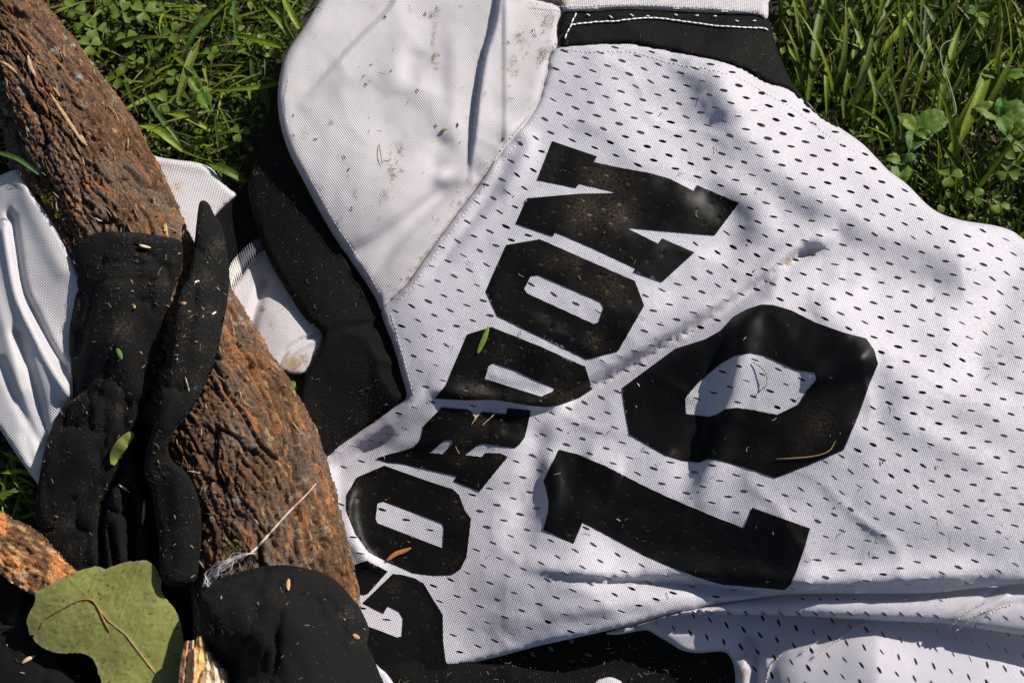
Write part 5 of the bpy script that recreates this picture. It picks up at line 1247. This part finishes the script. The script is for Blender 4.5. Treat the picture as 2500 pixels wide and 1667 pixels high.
CLAB = {0: 'clover touching the log beside the pale pod', 1: 'clover near the top edge between two smaller ones', 4: 'largest clover at the top edge, right of its neighbours', 8: 'lit clover at the foot of the flat olive blade', 20: 'large clover at the right edge under the dark round leaves', 22: 'clover touching the jersey edge, nearest to it', 24: 'lowest clover in the right hand corner of the turf', 25: 'clover beside the sleeve hem at the top edge', 27: 'clover in the gap between the log and the black neck band', 23: 'clover midway between the jersey edge and the right corner', 13: 'clover in shade close above the white flap', 12: 'small clover beside the shoulder, pointed at by the thin blade'}
where = []
for (uu, vv, sc, az) in CL:
    if uu > 1800: w_ = 'right of the jersey'
    elif uu > 650 and vv > 800: w_ = 'in the gap between the log and the black neck band'
    else: w_ = 'in the turf between log and shoulder'
    where.append(w_)
for i, (uu, vv, sc, az) in enumerate(CL):
    if i == 0: r_ = proto
    else:
        r_ = proto.copy(); col.objects.link(r_)
        for ch in list(proto.children):
            c = ch.copy(); col.objects.link(c); c.parent = r_
    r_.location = W(uu, vv, 84 + 14 * math.sin(i * 2.1)) * K
    r_.rotation_euler = (0.22 * math.sin(i * 1.7), 0.22 * math.cos(i * 2.3), az); r_.scale = (sc, sc, sc)
    tag(r_, CLAB.get(i, 'green heart leaved clover ' + where[i]), 'clover', 'clovers ' + where[i])

# broad leaved weeds on the right
WD = [((2235, 318), [(0.4, 95, 68), (2.4, 60, 40), (4.4, 70, 46), (5.5, 46, 34)], 'crinkled broad leaved weed at the foot of the dark upright blade'),
      ((2200, 395), [(4.5, 78, 52), (3.0, 44, 30), (0.3, 40, 26)], 'pale crinkled weed leaf touching the jersey edge'),
      ((2440, 285), [(0.2, 92, 62), (2.8, 70, 50), (1.4, 52, 36), (4.9, 60, 46)], 'broad leaved weed with a nibbled leaf at the right edge'),
      ((2470, 330), [(5.2, 70, 50), (0.5, 66, 44), (3.6, 40, 30)], 'dark round leaved weed below the nibbled one'),
      ((2385, 30), [(1.2, 56, 34), (5.0, 54, 36), (3.3, 40, 28)], 'broad leaved weed at the top edge'),
      ((2440, 190), [(0.1, 80, 30), (3.0, 60, 26), (1.9, 44, 20)], 'olive weed leaf behind the broadest blade'),
      ((490, 225), [(5.2, 62, 38), (2.2, 50, 34)], 'small toothed weed leaf under the olive blade'),
      ((690, 950), [(4.9, 56, 34), (0.9, 40, 26), (2.3, 34, 22)], 'bright green weed in the gap between log and neck band')]
for (uu, vv), lv, lb in WD:
    root = thing('broadleaf_weed', uu, vv, 0, lb, 'weed')
    for k, (az, ln, wd) in enumerate(lv):
        m = 16; nw = 7; t = np.linspace(0, 1, m)[:, None]; s = np.linspace(-1, 1, nw)[None]
        half = wd / 2 * np.sin(np.pi * t ** 0.8) ** 0.7 * (1 + 0.07 * np.sin(t * 60))
        p = W(uu, vv, 104 + 8 * k if vv < 800 else 56 + 4 * k)
        f = np.array([math.cos(az), math.sin(az), 0]); sd = np.array([-math.sin(az), math.cos(az), 0])
        X = p + f * (t * ln)[..., None] + sd * (s * half)[..., None]
        X[..., 2] += np.abs(s) * half * 0.22 + 14 * np.sin(t * 2.6) + 3.2 * fbm(X[..., 0], X[..., 1], 11, 2, 90 + k) - 2.5 * np.exp(-(np.abs(np.sin(t * 16 + np.abs(s) * 2)) / 0.25) ** 2) - 3 * np.exp(-(s / 0.1) ** 2)
        idx = np.arange(m * nw).reshape(m, nw); F = np.stack([idx[:-1, :-1], idx[1:, :-1], idx[1:, 1:], idx[:-1, 1:]], -1).reshape(-1, 4)
        c0 = np.array([(0.085, 0.155, 0.02), (0.12, 0.18, 0.025), (0.05, 0.12, 0.02)][k % 3]); cc = np.tile(c0, (m * nw, 1)) * (1 + 0.3 * fbm(X[..., 0].ravel(), X[..., 1].ravel(), 16, 3, 95)[:, None])
        mesh_obj('leaf', X.reshape(-1, 3), F, M_CLOVER, root, True, np.clip(cc, 0, 1))

# ------------------------------------------------------------------ litter on the cloth
TAN = np.array([(0.42, 0.30, 0.17), (0.50, 0.40, 0.26), (0.34, 0.22, 0.11), (0.30, 0.26, 0.13), (0.55, 0.50, 0.42), (0.38, 0.20, 0.09)])
def bits(bag, poly, hf, n, seed, kinds=(0.55, 0.35, 0.10), cols=TAN, clump=80, lift=2.0, size=1.0, bright=1.0, minh=None, thr=-0.05):
    rs = np.random.RandomState(seed)
    p = sample_in(poly, n * 3, rs); d = fbm(p[:, 0], p[:, 1], clump, 3, seed + 50); p = p[d > thr + 0.35 * rs.normal(0, 1, len(d))][:n]
    inside = (p[:, 0] > -60) & (p[:, 0] < 2560) & (p[:, 1] < 1720) & (p[:, 1] > -60); p = p[inside]
    if len(p) == 0: return
    H0 = hf(p[:, 0], p[:, 1])
    for (uu, vv), h0 in zip(p, H0):
        if minh is not None and not minh(uu, vv, h0): continue
        k = rs.rand(); a = rs.uniform(0, 6.283); c = cols[rs.randint(len(cols))] * rs.uniform(0.5, 1.1) * bright
        if k < kinds[0]:
            r = rs.uniform(0.7, 1.9) * size
            q = np.array([0, 2.1, 4.2]) + a; V = W(uu + r * np.cos(q), vv + r * np.sin(q), h0 + lift + np.zeros(3)); top = W(uu, vv, h0 + lift + r * 0.8)
            bag.add(np.vstack([V, top]), [(0, 1, 3), (1, 2, 3), (2, 0, 3)], c * 1.15)
        elif k < kinds[0] + kinds[1]:
            L_ = rs.uniform(5, 22) * size; bend = rs.normal(0, 0.5); w = rs.uniform(0.45, 0.95) * size
            t = np.linspace(-0.5, 0.5, 5); uu_ = uu + L_ * (t * math.cos(a) - bend * t * t * math.sin(a)); vv_ = vv + L_ * (t * math.sin(a) + bend * t * t * math.cos(a))
            hh = hf(uu_, vv_) + lift + rs.uniform(0, 2)
            nu = -math.sin(a) * w; nv = math.cos(a) * w
            V = np.vstack([W(uu_ + nu, vv_ + nv, hh), W(uu_, vv_, hh + w), W(uu_ - nu, vv_ - nv, hh)])
            bag.add(V, [(i, i + 1, 6 + i, 5 + i) for i in range(4)] + [(5 + i, 6 + i, 11 + i, 10 + i) for i in range(4)], c)
        else:
            L_ = rs.uniform(5, 12) * size; w = rs.uniform(1.2, 2.6) * size; ca, sa = math.cos(a), math.sin(a)
            q = [(-L_, -w * .5), (-L_ * .3, -w), (L_, -w * .4), (L_ * .9, w * .5), (-L_ * .2, w), (-L_ * .9, w * .4)]
            U = np.array([uu + x * ca / 1.6 - y * sa for x, y in q]); Vv = np.array([vv + x * sa / 1.6 + y * ca for x, y in q])
            hh = hf(U, Vv) + lift + 0.6
            X = W(U, Vv, hh); top = W(uu, vv, h0 + lift + 2.4)
            bag.add(np.vstack([X, top]), [(i, (i + 1) % 6, 6) for i in range(6)], c * 1.2)
LIT = [('litter', PAu, hAu, 1500, 201, 'fine dry grass litter stuck to the sock cuff'), ('litter', PAl, hAl, 1400, 202, 'fine dry grass litter stuck to the long sock foot'), ('litter', PB, hB, 1700, 203, 'dry grass litter stuck to the narrow pointed sock'), ('litter', PC, hC, 1000, 204, 'specks and straw on the bulging near sock'), ('litter', PD, hD, 350, 205, 'specks and straw on the sock under the leaf')]
for nm, P_, hf, n_, sd, lb in LIT:
    bg = Bag(); bits(bg, P_, hf, int(n_ * 0.6), sd, (0.75, 0.25, 0.0), bright=0.24, clump=90, size=0.62, thr=0.30)
    bits(bg, P_, hf, n_ // 7, sd + 10, (0.9, 0.1, 0.0), bright=0.6, clump=60, size=0.6, thr=0.0)
    bits(bg, P_, hf, n_ // 45, sd + 20, (0.3, 0.2, 0.5), bright=0.8, clump=300, thr=-1, size=0.85)
    o = bg.build('litter', M_BIT, None, False); tag(o, lb, 'litter', kind='stuff')
bg = Bag(); shp = smooth_poly(sh_out, 20); BRN = np.array([(0.14, 0.08, 0.04), (0.10, 0.06, 0.035), (0.20, 0.12, 0.05), (0.08, 0.07, 0.04)])
bits(bg, shp, lambda u, v: Hjer(u, v), 150, 210, (0.7, 0.2, 0.1), BRN, 60, 3.0, 1.0, thr=-0.3)
for (cu, cv, r, n_) in ((1268, 100, 14, 46), (1252, 150, 10, 26), (1328, 130, 12, 60), (1340, 55, 12, 30), (955, 420, 8, 14), (960, 395, 10, 14), (940, 478, 12, 20), (975, 360, 8, 12), (1058, 100, 4, 14), (1060, 140, 5, 16), (1063, 40, 10, 12), (810, 300, 6, 8), (745, 325, 8, 8), (868, 470, 4, 8), (1180, 410, 10, 20), (1110, 500, 16, 20), (1060, 560, 20, 20), (1000, 690, 14, 16)):
    a = np.linspace(0, 6.28, 12); rq = r * (0.7 + 0.8 * np.random.RandomState(int(cu)).rand(12)); q = np.stack([cu + rq * np.cos(a) - rq * 0.5 * np.sin(a), cv + rq * 2.0 * np.sin(a)], -1)
    bits(bg, q, lambda u, v: Hjer(u, v), n_ * 2, int(cu + cv), (0.96, 0.04, 0.0), BRN * 1.2, 60, 3.0, 0.75, thr=-2)
o = bg.build('litter', M_BIT, None, False); tag(o, 'brown soil crumbs and straw on the white shoulder', 'litter', kind='stuff')
bg = Bag(); bits(bg, MO, lambda u, v: Hjer(u, v), 170, 220, (0.6, 0.3, 0.1), np.vstack([BRN, TAN]), 150, 3.0, 0.9, thr=-0.2)
for g, n_ in (('N', 520), ('O', 240), ('D', 200), ('R', 150), ('O2', 170), ('G', 90), ('0', 420), ('1', 170)):
    gp = np.array(GLYPH[g][0], float)
    def okp(uu, vv, h0, g=g): return not any(inpoly(np.array([uu]), np.array([vv]), c)[0] for c in GLYPH[g][1])
    bits(bg, gp, lambda u, v: Hjer(u, v) + 2.2, int(n_ * .45), 230 + len(g) + n_, (0.8, 0.19, 0.01), TAN, 70, 1.5, 0.5, 0.36, minh=okp)
o = bg.build('litter', M_BIT, None, False); tag(o, 'dusty specks and straw on the printed letters and mesh', 'litter', kind='stuff')
bg = Bag(); bits(bg, smooth_poly(neck, 20), neck_h, 420, 240, (0.88, 0.11, 0.01), TAN, 90, 1.5, 0.6, 0.45)
bits(bg, smooth_poly(band, 20), lambda u, v: Hjer(u, v) + 4, 120, 241, (0.85, 0.15, 0.0), TAN, 90, 1.5, 0.6, 0.45)
bits(bg, np.array([(950, 1660), (1300, 1590), (1500, 1550), (1600, 1570), (1780, 1610), (1790, 1667), (950, 1667)], float), lambda u, v: 44 + 0 * u, 160, 242, (0.8, 0.2, 0.0), TAN, 90, 1.5, 0.8, 0.6)
o = bg.build('litter', M_BIT, None, False); tag(o, 'specks and fibres on the black neck band and stripes', 'litter', kind='stuff')

# single pieces worth pointing at
def single(name, pts, w, hf, lift, c, label, cat, thick=2.0, n=14, mat=None, rag=0.0):
    bg = Bag(); strip(bg, pts, w, hf, lift, c, n=n, thick=thick)
    o_ = bg.build(name, mat or M_BIT); tag(o_, label, cat); return o_
hj = lambda u, v: Hjer(u, v)
single('grass_clipping', [(1192, 797), (1184, 822), (1172, 850), (1166, 862)], 13, hj, 5, (0.16, 0.24, 0.04), 'short green blade clipping lying on the letter D', 'grass clipping', mat=M_GRASS)
single('torn_leaf', [(325, 1056), (308, 1072), (290, 1095), (281, 1112), (275, 1134)], 30, hAl, 8, (0.20, 0.22, 0.05), 'small yellow green leaf lying on the long cuffed sock', 'leaf', 3, mat=M_CLOVER)
single('bark_strip', [(944, 1368), (965, 1352), (985, 1345), (1004, 1337)], 11, hj, 6, (0.34, 0.13, 0.045), 'short fibrous orange bark strip on the lower letter O', 'bark', 4)
single('plant_tip', [(285, 850), (292, 862), (297, 877)], 11, hAu, 6, (0.12, 0.22, 0.05), 'tiny feathery green plant tip on the long sock', 'leaf', 2, mat=M_CLOVER)
single('straw', [(340, 598), (355, 602), (368, 605)], 6, hAu, 4, (0.60, 0.44, 0.30), 'flat pale straw piece on the sock cuff', 'straw')
single('straw', [(290, 1183), (304, 1192), (318, 1202)], 5, hAl, 5, (0.62, 0.46, 0.25), 'pale straw bridging the sock foot folds', 'straw')
single('straw', [(352, 1222), (351, 1250), (348, 1280)], 7, hAl, 5, (0.34, 0.22, 0.12), 'brown husk between the folds of the sock foot', 'straw')
single('wood_chip', [(54, 1618), (68, 1608), (86, 1600)], 9, hD, 5, (0.48, 0.34, 0.2), 'pale wood chip on the corner sock', 'wood chip', 4)
single('wood_chip', [(705, 1412), (704, 1425), (704, 1440)], 9, hC, 5, (0.50, 0.30, 0.14), 'small orange chip on top of the bulging sock', 'wood chip', 3)
single('wood_chip', [(862, 1548), (878, 1558)], 10, hC, 5, (0.50, 0.28, 0.14), 'small chip at the right side of the bulging sock', 'wood chip', 3)
single('seed', [(323, 743), (330, 752)], 9, hAu, 4, (0.42, 0.28, 0.14), 'oval brown seed on the long sock', 'seed', 3, n=8)
single('seed', [(1078, 318), (1092, 315)], 8, hj, 4, (0.25, 0.25, 0.1), 'olive seed on the white shoulder', 'seed', 3, n=8)
single('paper_crumb', [(476, 689), (487, 686)], 6, hB, 6, (0.75, 0.73, 0.66), 'white crumb on the narrow sock, upper', 'crumb', 4, n=8)
single('paper_crumb', [(518, 767), (528, 761)], 4, hB, 6, (0.75, 0.73, 0.7), 'white crumb on the narrow sock, lower', 'crumb', 3, n=8)
single('bark_chip', [(440, 741), (455, 740)], 8, hB, 5, (0.34, 0.20, 0.11), 'brown bark chip on the left rim of the narrow sock', 'bark', 3, n=8)
single('straw', [(2040, 1075), (2025, 1100), (1990, 1113), (1940, 1118), (1895, 1120)], 3.0, hj, 5, (0.42, 0.28, 0.12), 'golden curved straw on the digit zero', 'straw')
single('twig', [(452, 920), (458, 940), (462, 955)], 4, hB, 5, (0.42, 0.30, 0.2), 'short splinter low on the narrow sock', 'twig')
for nm, path, rr, cc_, lb, hf in (
    ('twig', [(1838, 884), (1860, 898), (1872, 918), (1870, 940), (1852, 958)], 1.1, (0.20, 0.15, 0.09), 'thin bent twig inside the digit zero', hj),
    ('straw', [(1156, 1030), (1168, 1012), (1160, 1022), (1150, 1038)], 1.4, (0.5, 0.35, 0.18), 'curved tan straw hooked on the letter R', hj),
    ('straw', [(1212, 1002), (1202, 1016), (1188, 1028), (1176, 1040)], 1.2, (0.42, 0.36, 0.2), 'straight straw across the letter R', hj),
    ('straw', [(926, 352), (929, 372), (933, 402), (931, 414)][:3], 1.0, (0.20, 0.12, 0.08), 'thin dark straw on the white shoulder', hj),
    ('thread_fibre', [(2330, 95), (2300, 112), (2298, 150), (2318, 205), (2334, 270), (2318, 290), (2260, 345), (2230, 365)], 1.2, (0.26, 0.30, 0.22), 'pale curled thread in the right grass', lambda u, v: 130 + 0 * u)):
    P = smooth_poly(path, 5, False); V, F = tube(W(P[:, 0], P[:, 1], hf(P[:, 0], P[:, 1]) + 4 + 6 * np.sin(np.linspace(0, math.pi, len(P)))), rr, 5)
    bg = Bag(); bg.add(V, F, cc_); tag(bg.build(nm, M_BIT), lb, nm.replace('_', ' '))
# straw and fibre film on the log
P = smooth_poly([(772, 1180), (745, 1210), (700, 1255), (660, 1300), (628, 1335), (610, 1352)], 6, False)
V, F = tube(W(P[:, 0], P[:, 1], LOGF(P[:, 0], P[:, 1]) + 9), 2.6, 6, np.linspace(0.5, 1.2, len(P))); bg = Bag(); bg.add(V, F, (0.48, 0.40, 0.32)); tag(bg.build('straw', M_BIT), 'long pale dry stalk slanting across the lower log', 'straw')
bg = Bag(); rs = np.random.RandomState(31)
for i in range(16):
    o1 = rs.normal(0, 7, 2); P = smooth_poly([(612 + rs.normal(0, 4), 1350), (580 + o1[0], 1362 + o1[1] * .6), (545 + rs.normal(0, 9), 1380 + rs.normal(0, 8)), (515 + rs.normal(0, 7), 1410 + rs.normal(0, 8)), (506 + rs.normal(0, 5), 1432)], 5, False)
    V, F = tube(W(P[:, 0], P[:, 1], LOGF(P[:, 0], P[:, 1]) + 9 + rs.uniform(0, 6)), rs.uniform(0.5, 1.1), 5); bg.add(V, F, (0.7, 0.68, 0.66))
tag(bg.build('web_fibres', M_WEB), 'shiny translucent fibres trailing from the pale dry stalk onto the log', 'fibres')
